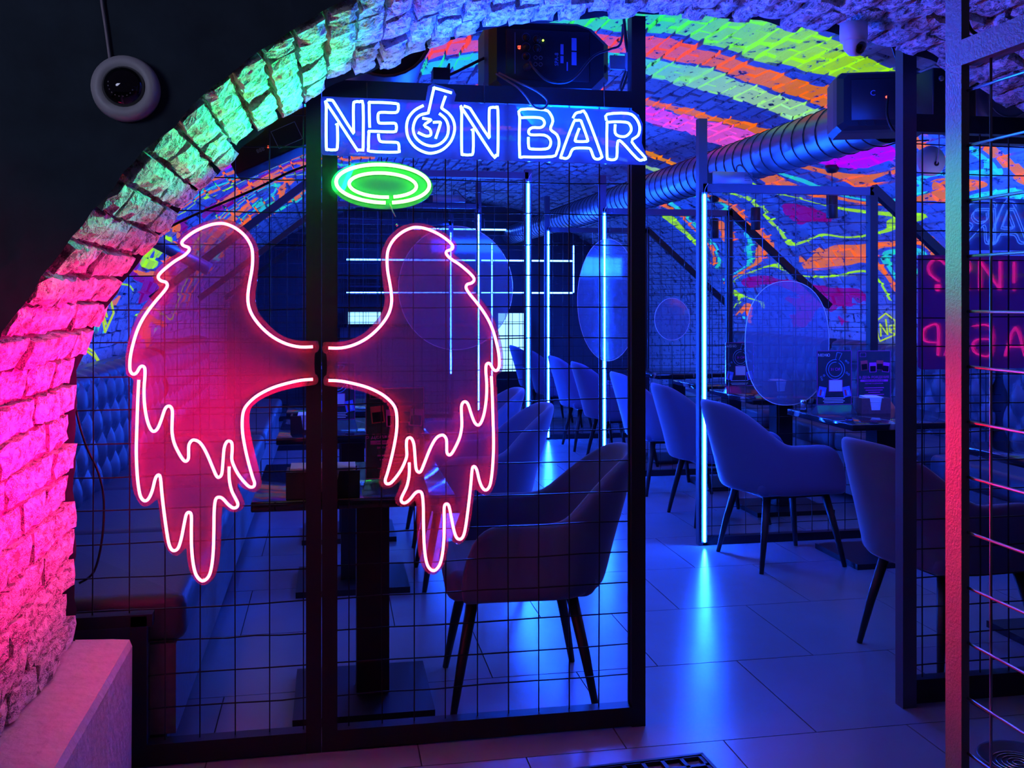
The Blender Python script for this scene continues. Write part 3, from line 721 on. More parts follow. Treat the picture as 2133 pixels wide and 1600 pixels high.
# NEON BAR sign
KS = 700 / 2133
LET = {
 'letter_n': [[(62,150),(95,152),(115,175),(225,350),(232,335),(232,180),(245,162),(270,162),(293,180),(293,450),(285,465),(262,465),(245,450),(68,180),(60,195),(60,445),(72,463),(110,465),(130,450),(130,310),(122,310)]],
 'letter_e': [[(335,325),(332,180),(345,165),(500,172),(516,190),(514,215),(495,230),(405,228),(388,245),(390,285),(405,297),(490,297),(503,312),(503,335),(485,352),(340,348),(330,360),(328,450),(340,475),(510,480),(520,462),(518,430),(500,418),(415,415),(395,400),(390,365)]],
 'letter_o': [[(675,185),(620,215),(580,265),(568,325),(580,390),(625,450),(690,483),(740,485),(800,462),(850,410),(873,340),(865,280),(835,235),(795,205),(793,190),(815,125)],
              [(775,235),(815,270),(833,320),(825,380),(785,425),(730,442),(670,425),(625,385),(610,330),(625,275),(655,245),(700,233),(708,222),(740,82),(750,75),(855,105)],
              [(668,265),(715,273),(720,280),(680,310),(715,335),(722,370),(690,378),(640,355)], [(735,292),(776,290),(782,303),(752,395)]],
 'letter_n.': [[(930,188),(965,200),(985,225),(1085,380),(1092,365),(1092,215),(1105,198),(1130,198),(1147,215),(1147,480),(1135,498),(1110,495),(925,210),(918,230),(918,475),(930,495),(970,497),(990,480),(990,345),(980,345)]],
 'letter_b': [[(1285,255),(1292,210),(1440,212),(1480,240),(1495,285),(1480,335),(1520,370),(1535,420),(1520,480),(1490,508),(1310,510),(1285,495),(1285,278),(1298,262),(1410,262),(1440,285),(1438,310),(1415,325),(1365,325),(1342,345),(1355,370),(1440,372),(1478,400),(1478,440),(1450,460),(1360,460),(1342,445),(1340,385)]],
 'letter_a': [[(1622,265),(1640,235),(1670,227),(1705,240),(1800,490),(1800,515),(1780,525),(1755,515),(1735,465),(1715,455),(1640,455),(1615,470),(1600,505),(1580,520),(1555,515),(1548,500),(1625,295),(1645,280),(1670,280),(1680,300),(1715,400),(1705,412),(1645,412),(1637,400),(1662,330)]],
 'letter_r': [[(1835,280),(1840,240),(1970,235),(2020,265),(2045,320),(2035,375),(1995,415),(2080,515),(2065,528),(2030,522),(1930,415),(1905,420),(1900,510),(1880,528),(1850,525),(1838,505),(1838,310),(1850,290),(1955,290),(1985,310),(1990,345),(1960,378),(1920,380),(1890,360),(1890,305)]]}
YS = YP - .040
c = onY(1000, 270, YS); t = thing('neon_bar_sign', 'white-blue neon sign reading NEON BAR with a flask for its O', 'neon sign', (c.x, YS, c.z))
SB = crop(660, 160, KS, [(38,125),(690,150),(705,60),(735,42),(868,80),(884,112),(872,160),(2000,212),(2040,240),(2070,300),(2062,420),(2100,512),(2102,545),(2082,560),(40,497),(26,482),(24,140)])
pl = [onY(x, y, YS) for x, y in SB]
MB().slab([(p.x, p.z) for p in pl], YS, YS + .005).part('board', 'acrylic_sign', t, 'long clear acrylic board')
for nm, strokes in LET.items():
    neon(t, [smooth_path([onY(x, y, YS) for x, y in crop(660, 160, KS, st)], 3) for st in strokes], .0041, YS, 'neon_blue', nm.rstrip('.'))
p = onY(745, 320, YS - .0006); text_part('neon.show', .011, Matrix.Translation(p) @ FACE, 'print_white', t)
area('sign_fill', (.55, YS - .03, 1.93), (.95, 2.50, 2.3), 1.0, .06, (.0, .045, 1.0), 26, 165)  # added unseen lamps casting the sign's blue on the soffit and near post
spot('sign_fill', (.95, YS - .03, 1.88), (1.12, 1.62, 1.92), 28, (.0, .13, 1.0), 45)
for px in (764, 1008, 1258):
    a = onY(px, 172, YP - .006); b = onY(px + 1, 222, YP - .008)
    MB().tube([a, b], .0018, 5).part('hanger', 'cable_blue', t)

# the two signs seen from behind on the right panel
YR = YP + .055
c = onY(2130, 468, YR); t = thing('neon_sign', 'blue acrylic neon sign seen from behind, mirrored letters BAR', 'neon sign', (c.x, YR, c.z))
a, b = onY(1992, 412, YR), onY(2320, 524, YR)
MB().slab([(a.x, a.z), (b.x, a.z), (b.x, b.z), (a.x, b.z)], YR, YR + .005).part('board', 'acrylic_back', t)
for nm, x0, ox in (('letter_r', 1835, 1999), ('letter_a', 1548, 2062), ('letter_b', 1285, 2150)):
    xs = [x for st in LET[nm] for x, _ in st]; xm = max(xs); ymin = min(y for st in LET[nm] for _, y in st); mb = MB()
    for st in LET[nm]:
        q = [onY(ox + (xm - x) * .300, 421 + (y - ymin) * .292, YR + .012) for x, y in st]
        sp_ = smooth_path(q, 4)
        mb.tube([p + Vector((.0035, 0, .0035)) for p in sp_], .0015, 6); mb.tube([p - Vector((.0035, 0, .0035)) for p in sp_], .0015, 6)
    mb.part(nm, 'neon_blue_back', t)
c = onY(2070, 650, YR); t = thing('neon_sign', 'pink acrylic neon sign seen from behind with two rows of mirrored letters', 'neon sign', (c.x, YR, c.z))
a, b = onY(1913, 531, YR), onY(2330, 764, YR)
MB().slab([(a.x, a.z), (b.x, a.z), (b.x, b.z), (a.x + .01, b.z), (a.x, b.z + .01)], YR, YR + .005).part('board', 'acrylic_pink', t)
KP = .2625
PK = {'question_mark': [[(720,655),(690,625),(640,612),(600,635),(582,680),(600,730),(640,765),(665,785)], [(645,815),(668,815),(662,855),(648,855),(645,815)]],
 'letter_ya': [[(800,860),(800,620),(870,620),(905,650),(910,690),(880,720),(810,725),(905,855)]],
 'letter_i': [[(990,855),(990,620)], [(990,620),(1150,850)], [(1152,850),(1152,620)]],
 'exclamation_mark': [[(1262,630),(1262,800)], [(1262,840),(1262,860)]],
 'letter_er': [[(660,1375),(660,1140),(590,1140),(545,1175),(540,1225),(570,1265),(655,1270)]],
 'letter_a': [[(715,1375),(800,1140),(885,1375)], [(745,1300),(860,1300)]],
 'letter_be': [[(935,1142),(1075,1145),(1075,1365),(980,1365),(940,1330),(940,1275),(980,1245),(1070,1245)]],
 'letter_a.': [[(1190,1380),(1275,1145),(1350,1380)], [(1215,1305),(1330,1305)]]}
for nm, sts in PK.items():
    mb = MB()
    for st in sts:
        q = smooth_path([onY(x, y, YR + .010) for x, y in crop(1780, 380, KP, st)], 3)
        mb.tube([p + Vector((.003, 0, 0)) for p in q], .0015, 6); mb.tube([p - Vector((.003, 0, 0)) for p in q], .0015, 6)
    mb.part(nm.rstrip('.'), 'neon_pink_back', t)

# ------------------------------------------------------------ armchairs
def chair_shell():
    """wrap-around upholstered shell; faces +x, back towards -x"""
    # U-shaped plan path from the left arm tip round the back to the right arm tip
    path = []; w_ = .262; xb = -.09
    for i in range(8): path.append((.215 - (.215 - xb) * i / 8, w_))
    for i in range(17):
        a = PI / 2 + PI * i / 16; path.append((xb + .205 * math.cos(a) * 1.0, w_ * math.sin(a)))
    for i in range(1, 9): path.append((xb + (.215 - xb) * i / 8, -w_))
    n = len(path); vs = []; th = .046
    L_ = [0.0]
    for i in range(1, n): L_.append(L_[-1] + math.hypot(path[i][0] - path[i - 1][0], path[i][1] - path[i - 1][1]))
    tot = L_[-1]; m = 0
    for i, (x, y) in enumerate(path):
        t = L_[i] / tot; e = abs(t - .5) * 2          # 0 back centre, 1 arm tips
        b = min(1, max(0, (e - .25) / .27)); b = b * b * (3 - 2 * b)
        top = .845 * (1 - b) + .632 * b - .018 * (e / .3) ** 2 * (e < .3) - .018 * (e >= .3) * (1 - b)
        tip = max(0, (e - .80) / .20); top -= .165 * (1 - math.sqrt(max(0, 1 - tip * tip)))
        a = path[max(i - 1, 0)]; c = path[min(i + 1, n - 1)]; dx, dy = c[0] - a[0], c[1] - a[1]; l = math.hypot(dx, dy)
        ox, oy = -dy / l, dx / l                       # candidate outward normal
        if ox * (x - .05) + oy * y < 0: ox, oy = -ox, -oy
        sec = []; bot = .375
        zz = [0, .05, .14, .32, .55, .78, .93]
        for k in zz: sec.append((th / 2 - .030 * (1 - min(1, k / .14)) ** 2, bot + (top - bot) * k))
        for k in range(1, 4):
            an = PI * k / 4; sec.append((th / 2 * math.cos(an), top - .02 + .024 * math.sin(an)))
        for k in (.93, .78, .55, .30): sec.append((-th / 2, bot + (top - bot) * k))
        for o_, z in sec:
            lean = -.30 * max(0, z - .46) * (1 - b) ** 1.2 - .10 * max(0, z - .46) * b * 0
            nar = 1 - .34 * max(0, z - .60) * (1 - b * .6)
            vs.append((x + ox * o_ + lean, (y + oy * o_) * nar, z))
        m = len(sec)
    fs = [(i * m + j, i * m + (j + 1) % m, (i + 1) * m + (j + 1) % m, (i + 1) * m + j) for i in range(n - 1) for j in range(m)]
    fs += [tuple(range(m)), tuple((n - 1) * m + j for j in range(m))]
    return MB().add(vs, fs, True)
def make_chair(label, loc, rz):
    t = thing('armchair', label, 'chair', loc, rz, 'blue velvet armchairs at the tables')
    o = chair_shell().part('backrest', 'velvet', t, local=True)
    sub = o.modifiers.new('smooth', 'SUBSURF'); sub.levels = 1; sub.render_levels = 1
    MB().rbox((-.245, -.235, .372), (.262, .235, .475), .045, n=4).part('seat', 'velvet', t, local=True)
    MB().box((-.17, -.16, .352), (.17, .16, .376)).part('seat_frame', 'black_wood', t, local=True)
    for sx, sy in ((1, 1), (1, -1), (-1, 1), (-1, -1)):
        MB().tube([(sx * .165, sy * .155, .375), (sx * .205, sy * .195, .18), (sx * .238, sy * .225, 0.0)], .015, 10, taper=[.021, .017, .011]).part('leg', 'black_wood', t, local=True)
    return t
proto = make_chair('armchair turned to the left table behind the right wing, nearest the mesh', (.64, 3.395, 0), PI - .06)
def chair(label, x, y, rz):
    c = copy_tree(proto); c.location = (x, y, 0); c.rotation_euler = (0, 0, rz); c['label'] = label; return c
chair('armchair at the right edge behind the post of the doorway, nearest on the right', 2.325, 3.40, .12)
chair('armchair right of the nearest light strip, facing the menu table', 2.31, 4.82, .10)
chair('armchair just behind the nearest light strip on the right', 2.36, 5.78, .02)
chair('dark armchair seen right of the doorway bar, fourth in the right row', 2.37, 6.72, .0)
chair('armchair behind the second light strip of the right row', 2.36, 7.85, .0)
chair('armchair between the second and third light strips of the right row, nearer one', 2.36, 8.72, .0)
chair('farthest pair of right row armchairs, the nearer one', 2.36, 9.85, .0)
chair('farthest armchair of the right row, behind the third light strip', 2.36, 10.7, .0)
chair('armchair behind the tips of the right wing, second in the left row', .66, 4.78, PI)
chair('armchair third in the left row, beside the tallest light strip', .68, 5.62, PI)

# ------------------------------------------------------------ tables
def make_table(label, x0, x1, y0, y1, off=0.0):
    cx, cy = (x0 + x1) / 2 + off, (y0 + y1) / 2
    t = thing('dining_table', label, 'table', (cx, cy, 0), 0, 'black glossy tables with square posts')
    MB().rbox((x0, y0, .718), (x1, y1, .75), .004, n=2).part('tabletop', 'marble_black', t)
    MB().box((cx - .055, cy - .055, .03), (cx + .055, cy + .055, .70)).part('post', 'black_metal', t)
    MB().box((cx - .26, cy - .22, .0), (cx + .26 - off, cy + .22, .028)).part('base_plate', 'black_metal', t)
    MB().box((cx - .24, cy - .2, .697), (cx + .24, cy + .2, .718)).part('mounting_plate', 'black_metal', t)
make_table('near left table behind the wings with the birthday poster on it', -.24, .385, 3.075, 3.76, .066)
make_table('second left table with paper stacks', -.24, .44, 4.46, 5.14)
make_table('third left table, farther behind the near ones', -.24, .44, 5.45, 6.1)
make_table('near right table seen through the fence', 2.60, 3.28, 3.10, 3.80)
make_table('right table with the lit menu stand', 2.50, 3.22, 4.42, 5.12)
make_table('right table behind the nearest mesh divider', 2.52, 3.22, 5.62, 6.32)
make_table('fourth table of the right row', 2.54, 3.22, 6.5, 7.1)
make_table('right table behind the second mesh divider', 2.54, 3.22, 7.6, 8.3)

# ------------------------------------------------------------ tufted sofas
def sofa(label, side, xw, xf, y0, y1):
    """side +1: back against the right wall (faces -x)"""
    t = thing('tufted_sofa', label, 'sofa', ((xw + xf) / 2, (y0 + y1) / 2, 0), 0, 'button-tufted sofas along the walls')
    zs0, zs1 = .40, 1.04
    nu = int((y1 - y0) / .02); nv = 32; vs = []
    for i in range(nu + 1):
        for j in range(nv + 1):
            y = y0 + (y1 - y0) * i / nu; z = zs0 + (zs1 - zs0) * j / nv
            u = y / .19; v = z / .26
            bul = (abs(math.sin(PI * (u + v))) * abs(math.sin(PI * (u - v)))) ** .45
            d = .10 + .055 * bul
            e = max(0, (z - zs1 + .07) / .07); d *= math.sqrt(max(0, 1 - e * e)) * .6 + .4
            vs.append((xw - side * d, y, z))
    q = nv + 1; b0 = len(vs)
    fs = [(i * q + j, (i + 1) * q + j, (i + 1) * q + j + 1, i * q + j + 1) for i in range(nu) for j in range(nv)]
    MB().add(vs, fs, True).part('backrest', 'leather', t)
    MB().box((min(xw, xw - side * .06), y0, .05), (max(xw, xw - side * .06), y1, zs1)).part('back_panel', 'leather', t)
    n_ = max(1, round((y1 - y0) / .95)); L_ = (y1 - y0) / n_
    for k in range(n_):
        MB().rbox((min(xf, xw - side * .1), y0 + L_ * k + .003, .33), (max(xf, xw - side * .1), y0 + L_ * (k + 1) - .003, .475), .04, n=4).part('seat_cushion', 'leather', t)
    MB().box((min(xf + side * .03, xw), y0 + .004, .06), (max(xf + side * .03, xw), y1 - .004, .33)).part('base', 'bench_wood', t)
    for k in range(2):
        yy = y0 + .06 + (y1 - y0 - .12) * k
        MB().box((min(xf + side * .06, xf + side * .12), yy - .03, 0), (max(xf + side * .06, xf + side * .12), yy + .03, .06)).part('foot', 'black_wood', t)
sofa('button-tufted sofa along the left wall behind the left wing', -1, -1.20, -.43, 3.09, 6.66)
sofa('button-tufted sofa of the second booth on the left', -1, -1.20, -.43, 6.78, 9.0)
sofa('button-tufted sofa along the right wall beside the menu table', 1, 4.00, 3.36, 3.09, 5.12)
sofa('button-tufted sofa behind the nearest mesh divider on the right', 1, 4.00, 3.36, 5.24, 7.18)
sofa('button-tufted sofa of the third booth on the right', 1, 4.00, 3.36, 7.32, 9.22)

# ------------------------------------------------------------ things on the tables
def quad(mb, x0, x1, z0, z1, y): mb.add([(x0, y, z0), (x1, y, z0), (x1, y, z1), (x0, y, z1)], [(0, 1, 2, 3)]); return mb
def qbox(mb, x0, x1, z0, z1, y, d=.0006): return mb.box((x0, y - d, z0), (x1, y, z1))
def frame_lines(mb, x0, x1, z0, z1, y, w_):
    qbox(mb, x0, x1, z0, z0 + w_, y); qbox(mb, x0, x1, z1 - w_, z1, y); qbox(mb, x0, x0 + w_, z0, z1, y); qbox(mb, x1 - w_, x1, z0, z1, y); return mb
def menu_stand(label, loc, rz, kind, w_, h, group):
    t = thing('menu_stand', label, 'menu stand', loc, rz, group)
    # folded clear base
    MB().add([(-w_ / 2 - .012, -.045, 0), (w_ / 2 + .012, -.045, 0), (w_ / 2 + .012, .045, 0), (-w_ / 2 - .012, .045, 0), (-w_ / 2, -.004, .042), (w_ / 2, -.004, .042), (w_ / 2, .004, .042), (-w_ / 2, .004, .042)],
             [(0, 3, 2, 1), (4, 5, 6, 7), (0, 1, 5, 4), (2, 3, 7, 6), (1, 2, 6, 5), (3, 0, 4, 7)]).part('base', 'acrylic_stand', t, local=True)
    z0 = .043; z1 = z0 + h
    MB().box((-w_ / 2 - .002, -.004, z0), (w_ / 2 + .002, .004, z1 + .002)).part('sleeve', 'acrylic_stand', t, local=True)
    c = MB().box((-w_ / 2, -.0015, z0), (w_ / 2, .0015, z1)).part('card', 'print_black', t, local=True)
    y = -.0046
    frame_lines(MB(), -w_ / 2, w_ / 2, z0 + .001, z1 - .001, y, .0016).part('border', 'print_pink', c, local=True)
    if kind == 'menu':
        k = h / .23
        text_part('МЕНЮ', .017 * k, Matrix.Translation((-w_ * .30, y - .0005, z1 - .020 * k)) @ FACE, 'print_white', c, local=True)
        mb = MB(); cx, cz = .006, z0 + .150 * k
        for r in (.042 * k, .031 * k): mb.tube([(cx + r * math.cos(a), y, cz + r * math.sin(a)) for a in [math.radians(82) + math.radians(i * 340 / 30) for i in range(31)]], .0011, 5)
        mb.tube([(cx + .000, y, cz + .042 * k), (cx + .008 * k, y, cz + .072 * k), (cx + .030 * k, y, cz + .068 * k), (cx + .016 * k, y, cz + .040 * k)], .0011, 5)
        mb.part('flask_print', 'print_cyan', c, local=True)
        text_part('31 СИ', .016 * k, Matrix.Translation((cx, y - .0005, cz)) @ FACE, 'print_pink', c, local=True)
        qbox(MB(), cx - .028 * k, cx + .030 * k, z0 + .058 * k, z0 + .104 * k, y).part('blank_card', 'print_white', c, local=True)
        frame_lines(MB(), cx - .030 * k, cx + .032 * k, z0 + .056 * k, z0 + .106 * k, y - .0004, .002).part('card_border', 'print_pink', c, local=True)
        for sx in (-1, 1):
            M = Matrix.Translation((sx * w_ * .36, 0, z0 + .055 * k)) @ Matrix.Rotation(sx * -.2, 4, 'Y')
            MB().box((-.017 * k, y - .0006, -.022 * k), (.017 * k, y, .022 * k), M).part('drink_picture', 'print_blue', c, local=True)
            MB().box((-.010 * k, y - .0012, -.016 * k), (-.002 * k, y - .0006, .010 * k), M).part('drink_glass', 'print_red', c, local=True)
            MB().box((.001 * k, y - .0012, -.016 * k), (.010 * k, y - .0006, .004 * k), M).part('drink_glass', 'print_cyan', c, local=True)
        mb = MB()
        for j in range(4): qbox(mb, -w_ * (.30 + .03 * (j % 2)), w_ * (.26 + .04 * (j % 2)), z0 + (.008 + .0065 * j) * k, z0 + (.0108 + .0065 * j) * k, y)
        mb.part('fine_print', 'print_white', c, local=True)
        mb = MB()
        for (ax, az) in ((-.38, .118), (-.30, .125), (-.36, .108), (.34, .185), (.40, .178), (.36, .135), (.42, .128)):
            mb.tube([(ax * w_ + .005 * math.cos(a * PI / 4), y, z0 + az * k + .005 * math.sin(a * PI / 4)) for a in range(8)], .0008, 4, closed=True)
        mb.part('molecule_print', 'print_cyan', c, local=True)
    else:
        k = h / .29
        frame_lines(MB(), -w_ * .43, -w_ * .25, z1 - .035 * k, z1 - .012 * k, y, .0012).part('logo_frame', 'print_pink', c, local=True)
        for i, (ax, mt) in enumerate(((-.30, 'print_red'), (-.04, 'print_pink'), (.17, 'print_red'), (.36, 'print_pink'))):
            M = Matrix.Translation((ax * w_, 0, z0 + (.205 - .012 * (i % 2)) * k)) @ Matrix.Rotation(-.1 + .07 * i, 4, 'Y')
            MB().box((-.021, y - .0006, -.027), (.021, y, .027), M).part('picture', mt, c, local=True)
            MB().box((-.017, y - .0012, -.024), (.017, y - .0006, .008), M).part('picture_dark', 'print_black', c, local=True)
        text_part('В ДЕНЬ РОЖДЕНИЯ', .019 * k, Matrix.Translation((0, y - .0005, z0 + .135 * k)) @ FACE, 'print_pink', c, local=True)
        qbox(MB(), -w_ * .42, w_ * .42, z0 + .110 * k, z0 + .122 * k, y).part('text_bar', 'print_pink', c, local=True)
        text_part('СКИДКА 20% НА БАР И СЧЁТЕ', .0085 * k, Matrix.Translation((0, y - .0011, z0 + .116 * k)) @ FACE, 'print_black', c, local=True)
        text_part('ВКУСНЫЕ ПОЗДРАВЛЕНИЯ', .0085 * k, Matrix.Translation((0, y - .0006, z0 + .099 * k)) @ FACE, 'print_pink', c, local=True)
        mb = MB()
        for j, ww in enumerate((.22, .30, .18, .26, .30)): qbox(mb, -w_ * ww, w_ * ww, z0 + (.020 + .013 * j) * k, z0 + (.0245 + .013 * j) * k, y)
        mb.part('fine_print', 'print_pink', c, local=True)
    return t
g = 'acrylic stands on the tables'
menu_stand('black birthday poster in an acrylic stand behind the right wing', (.20, 3.16, .75), 0, 'poster', .185, .29, g)
menu_stand('menu stand with the flask logo on the right table', (2.662, 4.90, .75), -.02, 'menu', .198, .292, g)
menu_stand('dark poster stand right behind the napkin box', (2.99, 5.06, .75), 0, 'poster', .20, .28, g)
menu_stand('smaller menu stand with the flask logo behind the mesh divider', (2.62, 6.05, .75), 0, 'menu', .19, .285, g)
menu_stand('menu stand on the second left table, beside the double post', (.02, 4.72, .75), 0, 'menu', .18, .27, g)

def napkin_box(label, loc, rz, mat='wood_red', w_=.165, dp=.10, h=.082):
    t = thing('napkin_box', label, 'napkin box', loc, rz, 'napkin boxes on the tables')
    MB().box((-w_ / 2, -dp / 2, 0), (-w_ / 2 + .008, dp / 2, h)).part('side_panel', mat, t, local=True)
    MB().box((w_ / 2 - .008, -dp / 2, 0), (w_ / 2, dp / 2, h)).part('side_panel', mat, t, local=True)
    ol = [(-w_ / 2, 0), (w_ / 2, 0), (w_ / 2, h), (w_ * .22, h), (w_ * .16, .018), (-w_ * .16, .018), (-w_ * .22, h), (-w_ / 2, h)]
    MB().slab(ol, -dp / 2 - .001, -dp / 2 + .007).part('front_panel', mat, t, local=True)
    MB().box((-w_ / 2 + .008, dp / 2 - .008, 0), (w_ / 2 - .008, dp / 2, h)).part('back_panel', mat, t, local=True)
    MB().box((-w_ / 2 + .008, -dp / 2 + .007, 0), (w_ / 2 - .008, dp / 2 - .008, .008)).part('bottom_panel', mat, t, local=True)
    return t
def napkins(label, loc, rz, w_=.10, dp=.085, h=.075):
    t = thing('napkin_stack', label, 'napkins', loc, rz, 'white napkin stacks in their boxes')
    mb = MB()
    for i in range(9):
        j = R.uniform(-.002, .002); z = h * i / 9; mb.box((-w_ / 2 + j, -dp / 2 + j * .5, z), (w_ / 2 + j, dp / 2 + j * .5, z + h / 9 - .0012))
    mb.part('sheets', 'paper', t, local=True)
    MB().add([(-w_ / 2, -dp / 2, h), (w_ / 2, -dp / 2, h), (w_ / 2, dp / 2, h + .004), (-w_ / 2, dp / 2, h + .006), (0, 0, h + .010)], [(0, 1, 4), (1, 2, 4), (2, 3, 4), (3, 0, 4)]).part('top_sheet', 'paper', t, local=True)
for lab, lab2, loc, rz, mt in (
    ('reddish wooden napkin box beside the menu stand on the right table', 'white napkins beside the menu stand on the right table', (2.865, 4.87, .75), -.05, 'wood_red'),
    ('napkin box on the right table behind the nearest mesh divider', 'white napkins behind the nearest mesh divider', (2.84, 5.95, .75), 0, 'wood_red'),
    ('wide dark napkin box behind the double post on the near left table', 'napkins behind the double post on the near left table', (-.025, 3.15, .75), 0, 'black_wood'),
    ('napkin box on the second left table', 'napkins on the second left table, left of the double post', (-.10, 4.62, .75), 0, 'black_wood')):
    napkin_box(lab, loc, rz, mt, .225 if loc[1] < 3.5 else .165); napkins(lab2, (loc[0], loc[1] + .001, loc[2] + .0085), rz, .20 if loc[1] < 3.5 else .10, .08, .082 if loc[1] < 3.5 else .076)
def jar(label, loc):
    t = thing('spice_shaker', label, 'shaker', loc, 0, 'small shakers on the tables')
    MB().lathe([(.0, 0), (.019, 0), (.021, .008), (.019, .035), (.016, .042)], 14).part('glass_body', 'acrylic_stand', t, local=True)
    MB().lathe([(.017, .042), (.018, .046), (.017, .058), (.010, .062), (0, .063)], 14).part('cap', 'chrome', t, local=True)
jar('shaker left of the menu stand', (2.545, 5.02, .75)); jar('left shaker behind the napkin box on the right table', (2.93, 4.97, .75)); jar('right shaker behind the napkin box on the right table', (2.975, 4.95, .75))
jar('shaker beside the dark napkin box left of the double post', (-.10, 3.32, .75)); jar('shaker on the second left table', (-.02, 5.0, .75))

# ------------------------------------------------------------ acrylic panels hung in the booths (plain sheets)
def panel(label, cx, cz, rx, rz_, Y, mat='acrylic_clear', p=2.0):
    t = thing('acrylic_panel', label, 'panel', (cx, Y, cz - rz_), 0, 'clear acrylic panels hung on the mesh')
    ol = []
    for i in range(64):
        a = 2 * PI * i / 64; c_, s_ = math.cos(a), math.sin(a)
        ol.append((cx + rx * math.copysign(abs(c_) ** (2 / p), c_), cz + rz_ * math.copysign(abs(s_) ** (2 / p), s_)))
    MB().slab(ol, Y, Y + .006).part('sheet', mat, t)
    MB().tube([(x, Y - .0005, z) for x, z in ol], .0022, 5, closed=True).part('rim', 'plastic_white', t)
    for sx in (-.5, .5): MB().tube([(cx + rx * sx, Y + .003, cz + rz_ * .84), (cx + rx * sx, Y + .01, cz + rz_ * .84 + .12)], .0015, 5).part('tie', 'cable_blue', t)
c = onY(1640, 715, 5.11); panel('plain rounded acrylic panel on the mesh behind the menu table', c.x, c.z, .25, .345, 5.11, p=2.3)
c = onY(950, 600, 6.64); panel('large round acrylic panel behind the right wing', c.x, c.z, .39, .42, 6.64)
c = onY(1235, 625, 7.17); panel('tall oval acrylic panel behind the second light strip', c.x + .12, c.z, .24, .46, 7.17)
c = onY(1400, 665, 7.17); panel('small round acrylic panel right of the doorway bar', c.x, c.z, .14, .16, 7.17)
c = onY(1990, 800, 3.30)

# ------------------------------------------------------------ ducts
def duct(label, pts, r, pitch, endcap=False, name='spiral_duct'):
    P = [Vector(p) for p in pts]; t = thing(name, label, 'duct', P[0])
    MB().tube(P, r, 28, caps=endcap).part('pipe', 'duct_metal', t)
    mb = MB(); d = (P[-1] - P[0]); L_ = d.length; d.normalize()
    up = Vector((0, 0, 1)); a = d.cross(up).normalized(); b = a.cross(d)
    k = pitch
    while k < L_ - pitch:
        c_ = P[0] + d * k; mb.tube([c_ + (a * math.cos(q * PI / 12) + b * math.sin(q * PI / 12)) * (r + .001) + d * pitch * q / 24 for q in range(25)], .0042, 4, smooth=False); k += pitch
    mb.part('seam', 'duct_dark', t)
    return t
t = duct('ribbed silver air duct running under the right of the vault', [(2.42, 3.98, 2.175), (2.35, 8.3, 2.177), (2.28, 12.6, 2.18)], .122, .12)
# wide corrugated duct behind the arch crown, open end towards the camera
c = onY(800, 58, 3.35); t = thing('flexible_duct', 'wide dark corrugated duct mouth above the big sign', 'duct', c)
mb = MB(); prof_ = []
for i in range(40): prof_.append((.160 + (.006 if i % 2 else -.002), i * .03))
M = Matrix.Translation(c) @ Matrix.Rotation(-PI / 2, 4, 'X') @ Matrix.Rotation(.0, 4, 'Y')
vs = []; fs = []; sg = 28
for r_, z in prof_:
    for j in range(sg): vs.append(M @ Vector((r_ * math.cos(2 * PI * j / sg), r_ * math.sin(2 * PI * j / sg), z)))
fs = [(i * sg + j, i * sg + (j + 1) % sg, (i + 1) * sg + (j + 1) % sg, (i + 1) * sg + j) for i in range(len(prof_) - 1) for j in range(sg)]
mb.add(vs, fs, True).part('hose', 'duct_metal', t)
MB().lathe([(0, .02), (.155, .02), (.155, .026), (0, .026)], 28, M).part('mouth_shade', 'duct_dark', t)  # dark disc standing in for the shade inside the open duct end
MB().tube([M @ Vector((.163 * math.cos(a * PI / 14), .163 * math.sin(a * PI / 14), 0)) for a in range(28)], .005, 6, closed=True).part('rim', 'duct_dark', t)
# big dark drum behind the near fence (upper right)
c = onY(2075, 200, 3.5); t = thing('air_handler', 'big dark blue round air unit at the upper right behind the fence', 'air unit', (c.x, 3.42, c.z))
MB().lathe([(0, 0), (.125, 0), (.145, .012), (.150, .04), (.150, .30), (.13, .32), (0, .32)], 32, Matrix.Translation((c.x, 3.42, c.z)) @ Matrix.Rotation(-PI / 2, 4, 'X')).part('drum', 'blue_grey_metal', t)
MB().tube([(c.x + .10 * math.cos(a * PI / 14), 3.418, c.z + .10 * math.sin(a * PI / 14)) for a in range(28)], .003, 6, closed=True).part('ring', 'blue_grey_metal', t)
MB().box((c.x - .2, 3.46, c.z - .195), (c.x + .2, 3.52, c.z - .150)).part('bracket', 'black_metal', t)
a, b = onY(318, 500, 4.6), onY(372, 528, 4.6)
MB().tube([a - (b - a) * 2, b + (b - a) * 1.2], .030, 16).top('round_pipe', 'duct_metal', 'short blue lit round pipe above the left wing by the arch', 'pipe')

